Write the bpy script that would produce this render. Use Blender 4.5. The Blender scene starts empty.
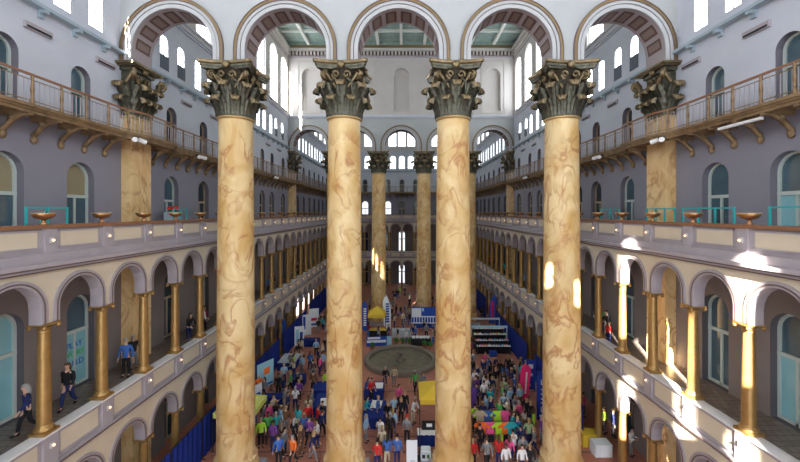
import bpy, bmesh, math, random
from mathutils import Vector, Matrix
random.seed(7)
PI = math.pi
sc = bpy.context.scene
COL = sc.collection
H = 14.4           # eye height above the hall floor
CX = 0.23          # the camera stands a little right of the hall's axis
F = 365.0

# ------------------------------------------------------------------ materials
MAT = {}
def _new(name):
    m = bpy.data.materials.new(name); m.use_nodes = True
    nt = m.node_tree
    b = nt.nodes['Principled BSDF']
    MAT[name] = m
    return m, nt, b
def mat(name, col, rough=.7, metal=0, noise=0.0, nscale=3.0, bump=0.0, bscale=30, emit=None, es=0, spec=.3):
    m, nt, b = _new(name)
    b.inputs['Base Color'].default_value = (*col, 1)
    b.inputs['Roughness'].default_value = rough
    b.inputs['Metallic'].default_value = metal
    b.inputs['Specular IOR Level'].default_value = spec
    if noise:
        tc = nt.nodes.new('ShaderNodeTexCoord'); n = nt.nodes.new('ShaderNodeTexNoise'); n.inputs['Scale'].default_value = nscale
        n.inputs['Detail'].default_value = 5
        nt.links.new(tc.outputs['Object'], n.inputs['Vector'])
        r = nt.nodes.new('ShaderNodeValToRGB')
        r.color_ramp.elements[0].position = .3; r.color_ramp.elements[1].position = .7
        r.color_ramp.elements[0].color = (*[max(0, c*(1-noise)) for c in col], 1)
        r.color_ramp.elements[1].color = (*[min(1, c*(1+noise)) for c in col], 1)
        nt.links.new(n.outputs['Fac'], r.inputs['Fac']); nt.links.new(r.outputs['Color'], b.inputs['Base Color'])
    if bump:
        tc = nt.nodes.new('ShaderNodeTexCoord'); n = nt.nodes.new('ShaderNodeTexNoise'); n.inputs['Scale'].default_value = bscale
        nt.links.new(tc.outputs['Object'], n.inputs['Vector'])
        bp = nt.nodes.new('ShaderNodeBump'); bp.inputs['Strength'].default_value = bump; bp.inputs['Distance'].default_value = .05
        nt.links.new(n.outputs['Fac'], bp.inputs['Height']); nt.links.new(bp.outputs['Normal'], b.inputs['Normal'])
    if emit:
        b.inputs['Emission Color'].default_value = (*emit, 1); b.inputs['Emission Strength'].default_value = es
    return m

def marble(name, base, light, vein, sx=1.0):
    m, nt, b = _new(name)
    L = nt.links.new
    tc = nt.nodes.new('ShaderNodeTexCoord')
    oi = nt.nodes.new('ShaderNodeObjectInfo')
    mp = nt.nodes.new('ShaderNodeMapping'); mp.inputs['Scale'].default_value = (1, 1, .62)
    add = nt.nodes.new('ShaderNodeVectorMath'); add.operation = 'ADD'
    mul = nt.nodes.new('ShaderNodeVectorMath'); mul.operation = 'SCALE'; mul.inputs['Scale'].default_value = 40
    L(oi.outputs['Location'], mul.inputs[0])
    L(tc.outputs['Object'], mp.inputs['Vector']); L(mp.outputs['Vector'], add.inputs[0]); L(mul.outputs['Vector'], add.inputs[1])
    n0 = nt.nodes.new('ShaderNodeTexNoise'); n0.inputs['Scale'].default_value = .8*sx; n0.inputs['Detail'].default_value = 7; n0.inputs['Distortion'].default_value = .9
    L(add.outputs['Vector'], n0.inputs['Vector'])
    r0 = nt.nodes.new('ShaderNodeValToRGB')
    r0.color_ramp.elements[0].position = .36; r0.color_ramp.elements[0].color = (*base, 1)
    r0.color_ramp.elements[1].position = .66; r0.color_ramp.elements[1].color = (*light, 1)
    L(n0.outputs['Fac'], r0.inputs['Fac'])
    # veins: thin iso-lines of a distorted noise
    n1 = nt.nodes.new('ShaderNodeTexNoise'); n1.inputs['Scale'].default_value = .95*sx; n1.inputs['Detail'].default_value = 6
    n1.inputs['Distortion'].default_value = 1.1
    a2 = nt.nodes.new('ShaderNodeVectorMath'); a2.operation = 'ADD'; a2.inputs[1].default_value = (13, 7, 3)
    L(add.outputs['Vector'], a2.inputs[0]); L(a2.outputs['Vector'], n1.inputs['Vector'])
    r1 = nt.nodes.new('ShaderNodeValToRGB'); e = r1.color_ramp.elements
    e[0].position = .44; e[0].color = (0, 0, 0, 1); e[1].position = .5; e[1].color = (1, 1, 1, 1)
    x = e.new(.55); x.color = (0, 0, 0, 1)
    L(n1.outputs['Fac'], r1.inputs['Fac'])
    n2 = nt.nodes.new('ShaderNodeTexNoise'); n2.inputs['Scale'].default_value = .7*sx
    L(tc.outputs['Object'], n2.inputs['Vector'])
    r2 = nt.nodes.new('ShaderNodeValToRGB'); r2.color_ramp.elements[0].position = .34; r2.color_ramp.elements[1].position = .56
    r2.color_ramp.elements[1].color = (.8, .8, .8, 1)
    L(n2.outputs['Fac'], r2.inputs['Fac'])
    mm = nt.nodes.new('ShaderNodeMath'); mm.operation = 'MULTIPLY'
    L(r1.outputs['Color'], mm.inputs[0]); L(r2.outputs['Color'], mm.inputs[1])
    mx = nt.nodes.new('ShaderNodeMix'); mx.data_type = 'RGBA'
    L(mm.outputs[0], mx.inputs['Factor']); L(r0.outputs['Color'], mx.inputs[6]); mx.inputs[7].default_value = (*vein, 1)
    L(mx.outputs[2], b.inputs['Base Color'])
    b.inputs['Roughness'].default_value = .42; b.inputs['Specular IOR Level'].default_value = .35
    return m

def brick_mat(name, c1, c2, mortar, scale, bw, rh, rough=.6, msize=.015, spec=.3):
    m, nt, b = _new(name); L = nt.links.new
    tc = nt.nodes.new('ShaderNodeTexCoord'); br = nt.nodes.new('ShaderNodeTexBrick')
    br.inputs['Color1'].default_value = (*c1, 1); br.inputs['Color2'].default_value = (*c2, 1); br.inputs['Mortar'].default_value = (*mortar, 1)
    br.inputs['Scale'].default_value = scale; br.inputs['Brick Width'].default_value = bw; br.inputs['Row Height'].default_value = rh
    br.inputs['Mortar Size'].default_value = msize
    L(tc.outputs['Object'], br.inputs['Vector'])
    n = nt.nodes.new('ShaderNodeTexNoise'); n.inputs['Scale'].default_value = .5; n.inputs['Detail'].default_value = 4
    L(tc.outputs['Object'], n.inputs['Vector'])
    mx = nt.nodes.new('ShaderNodeMix'); mx.data_type = 'RGBA'; mx.blend_type = 'MULTIPLY'; mx.inputs['Factor'].default_value = .45
    L(br.outputs['Color'], mx.inputs[6]); L(n.outputs['Fac'], mx.inputs[7])
    L(mx.outputs[2], b.inputs['Base Color'])
    b.inputs['Roughness'].default_value = rough; b.inputs['Specular IOR Level'].default_value = spec
    return m

def window_glass(name, strength, clear, col=(.86, .93, 1.0)):
    m = bpy.data.materials.new(name); m.use_nodes = True; MAT[name] = m
    nt = m.node_tree; nt.nodes.clear(); L = nt.links.new
    out = nt.nodes.new('ShaderNodeOutputMaterial')
    em = nt.nodes.new('ShaderNodeEmission'); em.inputs['Color'].default_value = (*col, 1); em.inputs['Strength'].default_value = strength
    if clear:
        tr = nt.nodes.new('ShaderNodeBsdfTransparent'); ad = nt.nodes.new('ShaderNodeAddShader')
        L(tr.outputs[0], ad.inputs[0]); L(em.outputs[0], ad.inputs[1]); L(ad.outputs[0], out.inputs['Surface'])
    else:
        L(em.outputs[0], out.inputs['Surface'])
    return m

WE = 6.0; WF = 3.4
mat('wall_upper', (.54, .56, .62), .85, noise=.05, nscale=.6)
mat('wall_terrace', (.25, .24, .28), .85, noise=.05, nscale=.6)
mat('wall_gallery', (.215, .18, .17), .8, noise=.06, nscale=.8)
mat('wall_white', (.55, .51, .48), .8, noise=.04, nscale=.7)
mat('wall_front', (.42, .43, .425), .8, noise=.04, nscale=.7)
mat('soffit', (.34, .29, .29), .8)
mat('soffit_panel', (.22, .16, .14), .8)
mat('cream', (.62, .54, .41), .75, noise=.04, nscale=1.2)
mat('trim_grey', (.38, .34, .36), .7, noise=.05, nscale=2)
mat('trim_pale', (.44, .44, .44), .6)
mat('trim_brown', (.16, .11, .10), .6)
mat('rail_brown', (.26, .12, .06), .4, spec=.5)
mat('sill_white', (.72, .72, .72), .5)
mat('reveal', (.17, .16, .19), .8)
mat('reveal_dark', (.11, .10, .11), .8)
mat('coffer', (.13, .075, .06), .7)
mat('archivolt_gold', (.24, .17, .085), .45, .5, bump=.6, bscale=18)
mat('gold_column', (.40, .24, .085), .38, .55, noise=.12, nscale=4)
mat('gold_trim', (.60, .42, .20), .4, .6)
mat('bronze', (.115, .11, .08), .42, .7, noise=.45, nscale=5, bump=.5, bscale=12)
mat('bronze_shade', (.05, .042, .028), .5, .6)
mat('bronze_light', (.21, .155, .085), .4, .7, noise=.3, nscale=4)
mat('balcony_bronze', (.26, .17, .09), .55, .25, noise=.3, nscale=3)
mat('copper', (.45, .24, .12), .32, .85)
mat('ledge_blue', (.34, .42, .47), .6)
mat('ceiling_green', (.24, .32, .29), .7, noise=.15, nscale=1.5)
mat('ceiling_beam', (.62, .64, .58), .7)
mat('door_frame', (.50, .56, .52), .5)
mat('door_frame_wood', (.42, .33, .22), .5)
mat('door_glass', (.07, .12, .15), .12, noise=.25, nscale=.8, spec=.7)
mat('door_glass_aqua', (.25, .50, .55), .2, noise=.1, nscale=.8, spec=.5)
mat('door_glass_warm', (.30, .26, .16), .3)  # warm glow of the room behind, put into the glass colour
mat('door_glass_dark', (.035, .05, .06), .1, spec=.7)
mat('blind_dark', (.10, .12, .15), .6)
mat('muntin', (.50, .50, .50), .5)
mat('teal_paint', (.04, .42, .42), .4)
mat('black', (.015, .015, .02), .6)
mat('dark_metal', (.05, .05, .055), .4, .6)
mat('white_plastic', (.8, .8, .8), .4)
mat('drape_blue', (.012, .03, .22), .8)
mat('banner_blue', (.02, .08, .42), .6)
mat('table_blue', (.01, .03, .20), .8)
mat('canopy_yellow', (.80, .55, .05), .6)
mat('canopy_lime', (.62, .66, .16), .6)
mat('magenta', (.80, .03, .16), .5)
mat('purple', (.10, .04, .22), .6)
mat('sign_white', (.80, .84, .88), .5)
mat('sign_grey', (.52, .58, .62), .5)
mat('sign_aqua', (.35, .62, .75), .5)
mat('letter_blue', (.02, .10, .45), .5)
mat('letter_green', (.08, .50, .12), .5)
mat('paper', (.85, .85, .83), .6)
mat('flower_red', (.75, .03, .03), .6)
mat('leaf_green', (.04, .16, .03), .7)
mat('terracotta', (.40, .16, .08), .7)
mat('pool_floor', (.17, .15, .10), .5, noise=.2, nscale=1.5)
mat('pool_rim', (.20, .17, .13), .6)
mat('skin', (.62, .38, .27), .6)
mat('skin_dark', (.22, .11, .07), .6)
mat('lamp_glow', (1, .8, .55), .4, emit=(1, .45, .22), es=1.7)
mat('screen', (.5, .5, .5), .3, emit=(.8, .85, 1), es=1.2)
mat('hair_black', (.02, .015, .012), .6); mat('hair_brown', (.09, .045, .02), .6)
mat('hair_blond', (.42, .28, .12), .6); mat('hair_grey', (.35, .35, .34), .6)
TOPS = {'black': (.015, .015, .02), 'navy': (.02, .03, .12), 'grey': (.22, .23, .25), 'white': (.78, .78, .8), 'red': (.62, .03, .03),
        'blue': (.05, .14, .42), 'teal': (.03, .40, .45), 'pink': (.80, .10, .30), 'green': (.10, .45, .12), 'lime': (.45, .80, .05),
        'orange': (.90, .18, .03), 'purple': (.20, .06, .30), 'light blue': (.32, .55, .75), 'brown': (.16, .08, .04), 'beige': (.58, .50, .36),
        'pale green': (.36, .52, .30), 'maroon': (.22, .02, .05), 'yellow': (.80, .62, .06)}
for k, v in TOPS.items(): mat('cloth_' + k.replace(' ', '_'), v, .85)
marble('marble_column', (.58, .36, .13), (.74, .57, .30), (.38, .14, .045))
marble('marble_pilaster', (.66, .42, .18), (.78, .58, .30), (.42, .18, .07))
brick_mat('floor_brick', (.66, .27, .18), (.58, .22, .145), (.42, .20, .14), 1.0, .42, .21, .55)
brick_mat('floor_tile', (.30, .24, .20), (.20, .15, .12), (.12, .10, .08), 1.0, .30, .30, .35, .02, .5)
window_glass('window_light', WE, False)
window_glass('window_light_clear', WE, True)
window_glass('window_light_dim', 1.1, False); window_glass('window_light_far', WF, False)

# ------------------------------------------------------------------ mesh helper
class MB:
    def __init__(s): s.v = []; s.f = []; s.m = []; s.sm = []; s.mats = []
    def mi(s, name):
        if name not in s.mats: s.mats.append(name)
        return s.mats.index(name)
    def face(s, pts, m, smooth=False):
        n = len(s.v); s.v.extend([tuple(p) for p in pts]); s.f.append(tuple(range(n, n+len(pts)))); s.m.append(s.mi(m)); s.sm.append(smooth)
    def box(s, x0, x1, y0, y1, z0, z1, m, mtx=None):
        p = [Vector((x, y, z)) for z in (z0, z1) for y in (y0, y1) for x in (x0, x1)]
        if mtx: p = [mtx @ q for q in p]
        n = len(s.v); s.v.extend([tuple(q) for q in p]); k = s.mi(m)
        for f in ((0, 2, 3, 1), (4, 5, 7, 6), (0, 1, 5, 4), (1, 3, 7, 5), (3, 2, 6, 7), (2, 0, 4, 6)):
            s.f.append(tuple(n+i for i in f)); s.m.append(k); s.sm.append(False)
    def grid(s, rows, m, closed=False, smooth=True):
        n = len(s.v); w = len(rows[0])
        for r in rows: s.v.extend([tuple(p) for p in r])
        k = s.mi(m)
        for i in range(len(rows)-1):
            for j in range(w if closed else w-1):
                a = n+i*w+j; b = n+i*w+(j+1) % w
                s.f.append((a, b, b+w, a+w)); s.m.append(k); s.sm.append(smooth)
    def lathe(s, prof, m, seg=24, smooth=True, c=(0, 0, 0), cap=True):
        rows = [[(c[0]+r*math.cos(2*PI*j/seg), c[1]+r*math.sin(2*PI*j/seg), c[2]+z) for j in range(seg)] for r, z in prof]
        s.grid(rows, m, True, smooth)
        if cap:
            s.face(rows[0][::-1], m); s.face(rows[-1], m)
    def tube(s, pts, r, m, seg=6):
        pts = [Vector(p) for p in pts]; rows = []
        rr = r if isinstance(r, (list, tuple)) else [r]*len(pts)
        for i, p in enumerate(pts):
            d = (pts[min(i+1, len(pts)-1)] - pts[max(i-1, 0)]).normalized()
            up = Vector((0, 0, 1)) if abs(d.z) < .9 else Vector((1, 0, 0))
            a = d.cross(up).normalized(); b = d.cross(a)
            rows.append([p + a*rr[i]*math.cos(2*PI*j/seg) + b*rr[i]*math.sin(2*PI*j/seg) for j in range(seg)])
        s.grid(rows, m, True, True); s.face(rows[0][::-1], m); s.face(rows[-1], m)
    def ball(s, c, r, m, seg=10, rings=6):
        rx, ry, rz = r if isinstance(r, (tuple, list)) else (r, r, r)
        rows = [[(c[0]+rx*math.sin(PI*i/rings)*math.cos(2*PI*j/seg), c[1]+ry*math.sin(PI*i/rings)*math.sin(2*PI*j/seg), c[2]+rz*math.cos(PI*i/rings)) for j in range(seg)] for i in range(rings+1)]
        s.grid(rows, m, True, True)
    def mesh(s, name):
        me = bpy.data.meshes.new(name); me.from_pydata(s.v, [], s.f)
        for k in s.mats: me.materials.append(MAT[k])
        me.polygons.foreach_set('material_index', s.m); me.polygons.foreach_set('use_smooth', s.sm)
        me.update(); return me
    def build(s, name, parent=None, loc=(0, 0, 0), rz=0):
        return link(name, s.mesh(name), parent, loc, rz)

def link(name, data, parent=None, loc=(0, 0, 0), rz=0):
    o = bpy.data.objects.new(name, data); COL.objects.link(o)
    o.location = loc; o.rotation_euler = (0, 0, rz)
    if parent is not None: o.parent = parent
    return o
def tag(o, label=None, cat=None, group=None, kind=None):
    if label: o['label'] = label
    if cat: o['category'] = cat
    if group: o['group'] = group
    if kind: o['kind'] = kind
    return o
def empty(name, loc=(0, 0, 0), rz=0, label=None, cat=None, group=None):
    o = link(name, None, None, loc, rz); o.empty_display_size = .1
    return tag(o, label, cat, group)
def copy_tree(o, loc=None, rz=None, label=None, parent=None):
    kids = CH.get(o.name)
    c = o.copy(); COL.objects.link(c)
    if parent is not None: c.parent = parent
    if loc is not None: c.location = loc
    if rz is not None: c.rotation_euler = (0, 0, rz)
    if label: c['label'] = label
    for ch in children_of(o): copy_tree(ch, parent=c)
    return c
CH = {}
def children_of(o):
    if o.name not in CH: CH[o.name] = list(o.children)
    return CH[o.name]
def struct(mb, name, label, cat='wall'):
    o = mb.build(name); return tag(o, label, cat, None, 'structure')
ORD = ['first', 'second', 'third', 'fourth', 'fifth', 'sixth', 'seventh', 'eighth', 'ninth', 'tenth', 'eleventh', 'twelfth', 'thirteenth',
       'fourteenth', 'fifteenth', 'sixteenth', 'seventeenth', 'eighteenth', 'nineteenth', 'twentieth', 'twenty-first', 'twenty-second', 'twenty-third', 'twenty-fourth', 'twenty-fifth', 'twenty-sixth', 'twenty-seventh', 'twenty-eighth']
def fl(px, py, z=0):
    """photo pixel -> point on the horizontal plane z of the hall"""
    Y = F*(H-z)/(py-212); return CX+(px-403)*Y/F, Y

# wall with arched openings. mp(u, v, d) -> xyz
def arch_pts(uc, hw, vs, ry, n=12):
    return [(uc-hw*math.cos(PI*i/n), vs+ry*math.sin(PI*i/n)) for i in range(n+1)]
def arch_panel(mb, mp, u0, u1, v0, v1, ops, thick, m, mrev, n=12, back=True):
    """ops: list of (uc, hw, vb, vs, ry) stacked upward in one cell"""
    def q(a, b, c, d, mm, dd=0): mb.face([mp(*a, dd), mp(*b, dd), mp(*c, dd), mp(*d, dd)], mm)
    cuts = [v0]
    for i in range(len(ops)-1):
        top = ops[i][3]+ops[i][4]; cuts.append((top+ops[i+1][2])/2)
    cuts.append(v1)
    for i, (uc, hw, vb, vs, ry) in enumerate(ops):
        a, b = cuts[i], cuts[i+1]
        P = arch_pts(uc, hw, vs, ry, n)
        for dd in ((0, thick) if back else (0,)):
            if vb > a: q((u0, a), (u1, a), (u1, vb), (u0, vb), m, dd)
            q((u0, vb), (uc-hw, vb), (uc-hw, vs), (u0, vs), m, dd); q((uc+hw, vb), (u1, vb), (u1, vs), (uc+hw, vs), m, dd)
            q((u0, vs), (uc-hw, vs), (uc-hw, b), (u0, b), m, dd); q((uc+hw, vs), (u1, vs), (u1, b), (uc+hw, b), m, dd)
            for k in range(n):
                q(P[k], P[k+1], (P[k+1][0], b), (P[k][0], b), m, dd)
        path = [(uc-hw, vb)]+P+[(uc+hw, vb)]
        for k in range(len(path)-1):
            a1, b1 = path[k], path[k+1]
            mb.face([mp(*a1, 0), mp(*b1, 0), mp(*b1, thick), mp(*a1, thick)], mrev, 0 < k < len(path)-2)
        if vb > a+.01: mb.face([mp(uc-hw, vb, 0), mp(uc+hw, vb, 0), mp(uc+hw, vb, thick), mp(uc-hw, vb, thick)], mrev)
def plain(mb, mp, u0, u1, v0, v1, m, thick=0):
    mb.face([mp(u0, v0, 0), mp(u1, v0, 0), mp(u1, v1, 0), mp(u0, v1, 0)], m)
    if thick: mb.face([mp(u0, v0, thick), mp(u1, v0, thick), mp(u1, v1, thick), mp(u0, v1, thick)], m)
def bar(mb, mp, u0, u1, v0, v1, d0, d1, m):
    P = [mp(u, v, d) for d in (d0, d1) for v in (v0, v1) for u in (u0, u1)]
    n = len(mb.v); mb.v.extend([tuple(p) for p in P]); k = mb.mi(m)
    for f in ((0, 2, 3, 1), (4, 5, 7, 6), (0, 1, 5, 4), (1, 3, 7, 5), (3, 2, 6, 7), (2, 0, 4, 6)):
        mb.f.append(tuple(n+i for i in f)); mb.m.append(k); mb.sm.append(False)
def ring(mb, mp, uc, vb, vs, hw0, ry0, hw1, ry1, d0, d1, m, n=16):
    """arched band between two profiles, standing from vb"""
    A = [(uc-hw0, vb)]+arch_pts(uc, hw0, vs, ry0, n)+[(uc+hw0, vb)]
    B = [(uc-hw1, vb)]+arch_pts(uc, hw1, vs, ry1, n)+[(uc+hw1, vb)]
    for k in range(len(A)-1):
        sm = 0 < k < len(A)-2
        mb.face([mp(*A[k], d0), mp(*A[k+1], d0), mp(*B[k+1], d0), mp(*B[k], d0)], m)
        mb.face([mp(*A[k], d0), mp(*A[k+1], d0), mp(*A[k+1], d1), mp(*A[k], d1)], m, sm)
        mb.face([mp(*B[k], d0), mp(*B[k+1], d0), mp(*B[k+1], d1), mp(*B[k], d1)], m, sm)
def disc_arch(mb, mp, uc, hw, vb, vs, ry, d, m, n=12):
    P = [(uc-hw, vb)]+arch_pts(uc, hw, vs, ry, n)+[(uc+hw, vb)]
    mb.face([mp(*p, d) for p in P], m)

# ------------------------------------------------------------------ dimensions
WW, WP, WA = 14.41, 13.85, 12.02
Y1, Y2, YF = 19.68, 47.4, 71.0
YN = -8.0
BAY = 2.433
COLY = [15.1+BAY*k for k in range(-3, 24)]          # arcade column positions, last at 71.06
SP1, SP2 = 3.65, 10.58
def mpL(W): return lambda u, v, d: (-(W+d), u, v)
def mpR(W): return lambda u, v, d: ((W+d), u, v)
def mpF(Y): return lambda u, v, d: (u, Y+d, v)
SIDES = (('left', mpL, -1), ('right', mpR, 1))
YFW = YF+2.39

# ------------------------------------------------------------------ floors
mb = MB(); mb.box(-15.2, 15.2, YN, YFW+.6, -.3, 0, 'floor_brick')
for y in (18.4, 21.9, 23.4, 29.3, 45.9, 48.8, 40.8): mb.box(-11.9, 11.9, y-.05, y+.05, 0, .006, 'trim_brown')
struct(mb, 'floor', 'terracotta brick floor of the great hall under the expo crowd', 'floor')
for (z0, z1, nm, lab) in ((6.2, 6.5, 'second', 'patterned tile floor of the middle gallery'), (12.5, 12.95, 'third', 'plain terrace floor behind the top parapet')):
    for sd, mpf, sg in SIDES:
        mb = MB(); a, b = sorted((sg*12.3, sg*(WW+.05)))
        mb.box(a, b, YN, YFW, z0, z1-.01, 'wall_gallery'); mb.box(a, b, YN, YFW, z1-.01, z1, 'floor_tile')
        struct(mb, f'floor_{nm}_gallery_{sd}', lab+f' along the {sd} side', 'floor')
    mb = MB(); mb.box(-12.3, 12.3, YF+.3, YFW+.05, z0, z1-.01, 'wall_gallery'); mb.box(-12.3, 12.3, YF+.3, YFW+.05, z1-.01, z1, 'floor_tile')
    struct(mb, f'floor_{nm}_gallery_back', lab+' across the far end', 'floor')

# ------------------------------------------------------------------ arcades
def arcade(mp, us, name, label):
    """arcade face for both levels between consecutive column positions us"""
    HW = .9
    lo = MB(); up = MB(); par = MB()
    for a, b in zip(us[:-1], us[1:]):
        c = (a+b)/2
        arch_panel(lo, mp, a, b, SP1, 5.5, [(c, HW, SP1, SP1+.30, .92)], .42, 'cream', 'trim_grey')
        ring(lo, mp, c, SP1, SP1+.30, HW, .92, HW+.22, 1.12, -.05, 0, 'trim_grey')
        ring(lo, mp, c, SP1, SP1+.30, HW+.07, .98, HW+.12, 1.03, -.065, -.05, 'trim_brown')
        arch_panel(up, mp, a, b, SP2, 12.38, [(c, HW, SP2, SP2+.50, .93)], .42, 'cream', 'trim_grey')
        ring(up, mp, c, SP2, SP2+.50, HW, .93, HW+.22, 1.13, -.05, 0, 'trim_grey')
        ring(up, mp, c, SP2, SP2+.50, HW+.07, .99, HW+.12, 1.04, -.065, -.05, 'trim_brown')
        # parapets: recessed cream panel between grey piers
        for (p0, p1, q0, q1) in ((5.62, 6.68, 5.82, 6.55), (12.68, 13.84, 13.2, 13.72)):
            bar(par, mp, a, b, p0, p1, .04, .30, 'trim_grey')
            bar(par, mp, a+.42, b-.42, q0, q1, .02, .05, 'cream')
            bar(par, mp, a+.36, b-.36, q0-.06, q0, -.01, .05, 'trim_grey'); bar(par, mp, a+.36, b-.36, q1, q1+.06, -.01, .05, 'trim_grey')
    for a in us:
        bar(lo, mp, a-.315, a+.315, SP1-.02, SP1, 0, .42, 'trim_grey'); bar(up, mp, a-.315, a+.315, SP2-.02, SP2, 0, .42, 'trim_grey')
        bar(par, mp, a-.26, a+.26, 5.62, 6.69, -.05, .04, 'trim_grey'); bar(par, mp, a-.2, a+.2, 12.68, 13.84, -.04, .04, 'trim_grey')
    struct(lo, f'wall_{name}_arcade_lower', f'cream ground-floor arcade wall with grey arch mouldings, {label}')
    struct(up, f'wall_{name}_arcade_upper', f'cream middle arcade wall with grey arch mouldings, {label}')
    struct(par, f'wall_{name}_parapets', f'grey and cream panelled parapet walls, {label}')
    a, b = us[0], us[-1]
    t = MB()
    for (z0, z1, d, m) in ((5.48, 5.52, -.08, 'trim_brown'), (5.52, 5.57, -.16, 'trim_grey'), (5.57, 5.60, -.2, 'trim_brown'), (5.60, 5.64, -.14, 'trim_grey')):
        bar(t, mp, a, b, z0, z1, d, .3, m)
    bar(t, mp, a, b, 6.68, 6.75, -.09, .40, 'sill_white')
    for (z0, z1, d, m) in ((12.36, 12.42, -.10, 'trim_brown'), (12.42, 12.50, -.22, 'trim_grey'), (12.50, 12.55, -.3, 'trim_brown'), (12.55, 12.68, -.34, 'trim_grey'), (12.68, 12.98, -.1, 'trim_grey')):
        bar(t, mp, a, b, z0, z1, d, .3, m)
    bar(t, mp, a, b, 13.84, 13.96, -.10, .36, 'rail_brown')
    tag(struct(t, f'trim_{name}', f'brown and grey cornices, white sill and wooden rail caps, {label}'), cat='trim')
us_side = COLY[:]
FARX = [-12.165+2.433*k for k in range(11)]
YF0 = YF+.06
for sd, mpf, sg in SIDES: arcade(mpf(WA), us_side, sd, f'{sd} side of the hall')
arcade(mpF(YF0-.2), FARX, 'back', 'far end of the hall')

# ------------------------------------------------------------------ gallery back walls with doors and windows
DOORY = [1.2, 4.3, 7.4, 10.4, 13.4, 16.6, 23.1, 26.8, 29.6, 32.4, 35.2, 38.0, 40.8, 44.6, 50.6, 53.8, 57.0, 60.2, 63.4, 66.6, 69.8]
def edges(cs, lo, hi):
    e = [lo]+[(a+b)/2 for a, b in zip(cs[:-1], cs[1:])]+[hi]; return e
def gallery_wall(mp, us, lo, hi, name, label):
    e = edges(us, lo, hi)
    g1 = MB(); g2 = MB(); g3 = MB(); g4 = MB()
    for i, c in enumerate(us):
        a, b = e[i], e[i+1]
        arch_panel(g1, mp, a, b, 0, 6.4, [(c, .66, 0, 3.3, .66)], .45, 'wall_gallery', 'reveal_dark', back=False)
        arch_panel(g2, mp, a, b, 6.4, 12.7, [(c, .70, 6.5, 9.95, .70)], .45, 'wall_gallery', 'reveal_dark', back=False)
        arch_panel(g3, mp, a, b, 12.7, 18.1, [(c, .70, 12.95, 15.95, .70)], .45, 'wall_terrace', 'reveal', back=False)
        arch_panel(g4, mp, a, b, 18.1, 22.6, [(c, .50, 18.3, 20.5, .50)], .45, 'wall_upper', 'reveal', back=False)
    struct(g1, f'wall_{name}_ground', f'taupe ground-floor back wall behind the arcade, {label}')
    struct(g2, f'wall_{name}_middle', f'taupe back wall of the middle gallery, {label}')
    struct(g3, f'wall_{name}_terrace', f'lavender grey wall with arched doors above the terrace, {label}')
    struct(g4, f'wall_{name}_balcony', f'pale grey wall with arched doors above the bronze balcony, {label}')
for sd, mpf, sg in SIDES: gallery_wall(mpf(WW), DOORY, YN, YFW, sd, f'{sd} side')
FDX = [-11.4, -7.4, -2.8, 0, 2.8, 7.4, 11.4]
gallery_wall(mpF(YFW), FDX, -WW, WW, 'back', 'far end')

dn = [0]; wn = [0]
def door(mp, c, hw, z0, zs, ry, kind, label, two=True):
    dn[0] += 1
    D = .34
    g = {'aqua': 'door_glass_aqua', 'aqua2': 'door_glass', 'warm': 'door_glass_warm', 'dark': 'door_glass_dark', 'lit': 'window_light_dim', 'std': 'door_glass'}[kind]
    fr = 'door_frame_wood' if kind == 'dark' else 'door_frame'
    mb = MB()
    top = z0+(zs-z0)*.72
    ring(mb, mp, c, z0, zs, hw-.10, ry-.10, hw, ry, D-.06, D+.06, fr, 10)
    bar(mb, mp, c-hw, c+hw, top-.07, top+.07, D-.07, D+.06, fr)
    if two: bar(mb, mp, c-.05, c+.05, z0, top, D-.05, D+.05, fr)
    bar(mb, mp, c-hw, c+hw, z0, z0+.12, D-.05, D+.05, fr)
    o = mb.build(f'door_{dn[0]}'); tag(o, label, 'door', None, 'structure')
    gb = MB()
    disc_arch(gb, mp, c, hw, z0, zs, ry, D+.02, g)
    gb.build('glass', o)
    if kind in ('aqua2', 'warm'):
        q = MB(); bar(q, mp, c-hw+.1, c+hw-.1, z0+.12, top-.06, D-.01, D+.01, 'door_glass_aqua' if kind == 'aqua2' else 'door_glass'); q.build('lower_panel', o)
    return o
for sd, mpf, sg in SIDES:
    mp = mpf(WW)
    for i, y in enumerate(DOORY):
        n = ORD[i]
        if y < 48: 
            k1 = {4: 'aqua', 5: 'aqua2'}.get(i, 'std' if i % 2 else 'dark') if sd == 'left' else ('aqua2' if i in (4,) else 'std')
            door(mp, y, .70, 6.5, 9.95, .70, k1, f'arched glazed door in the middle {sd} gallery, {n} from the near end')
            door(mp, y, .66, 0, 3.3, .66, 'dark', f'arched dark door on the ground floor {sd} wall, {n} from the near end')
        else:
            door(mp, y, .70, 6.5, 9.95, .70, 'dark', f'arched dark door in the middle {sd} gallery, {n} from the near end')
        door(mp, y, .70, 12.95, 15.95, .70, 'dark' if i > 6 else ('warm' if sd == 'left' and i < 6 else ('aqua2' if i == 4 else 'std')), f'arched door on the {sd} terrace wall, {n} from the near end')
        door(mp, y, .50, 18.3, 20.5, .50, 'std' if i < 6 else 'dark', f'narrow arched door on the {sd} bronze balcony, {n} from the near end', two=False)
for i, x in enumerate(FDX[1:-1]):
    n = ['far-left', 'left-centre', 'central', 'right-centre', 'far-right'][i]
    mp = mpF(YFW)
    door(mp, x, .66, 0, 3.3, .66, 'lit' if i == 2 else 'dark', f'{n} arched ground-floor door in the far end wall')
    door(mp, x, .70, 6.5, 9.95, .70, 'lit' if i == 2 else 'dark', f'{n} arched middle-gallery door in the far end wall')
    door(mp, x, .70, 12.95, 15.95, .70, 'lit' if i in (0, 1) else 'dark', f'{n} arched terrace door in the far end wall')
    door(mp, x, .50, 18.3, 20.5, .50, 'dark', f'{n} narrow arched balcony door in the far end wall', two=False)

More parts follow.
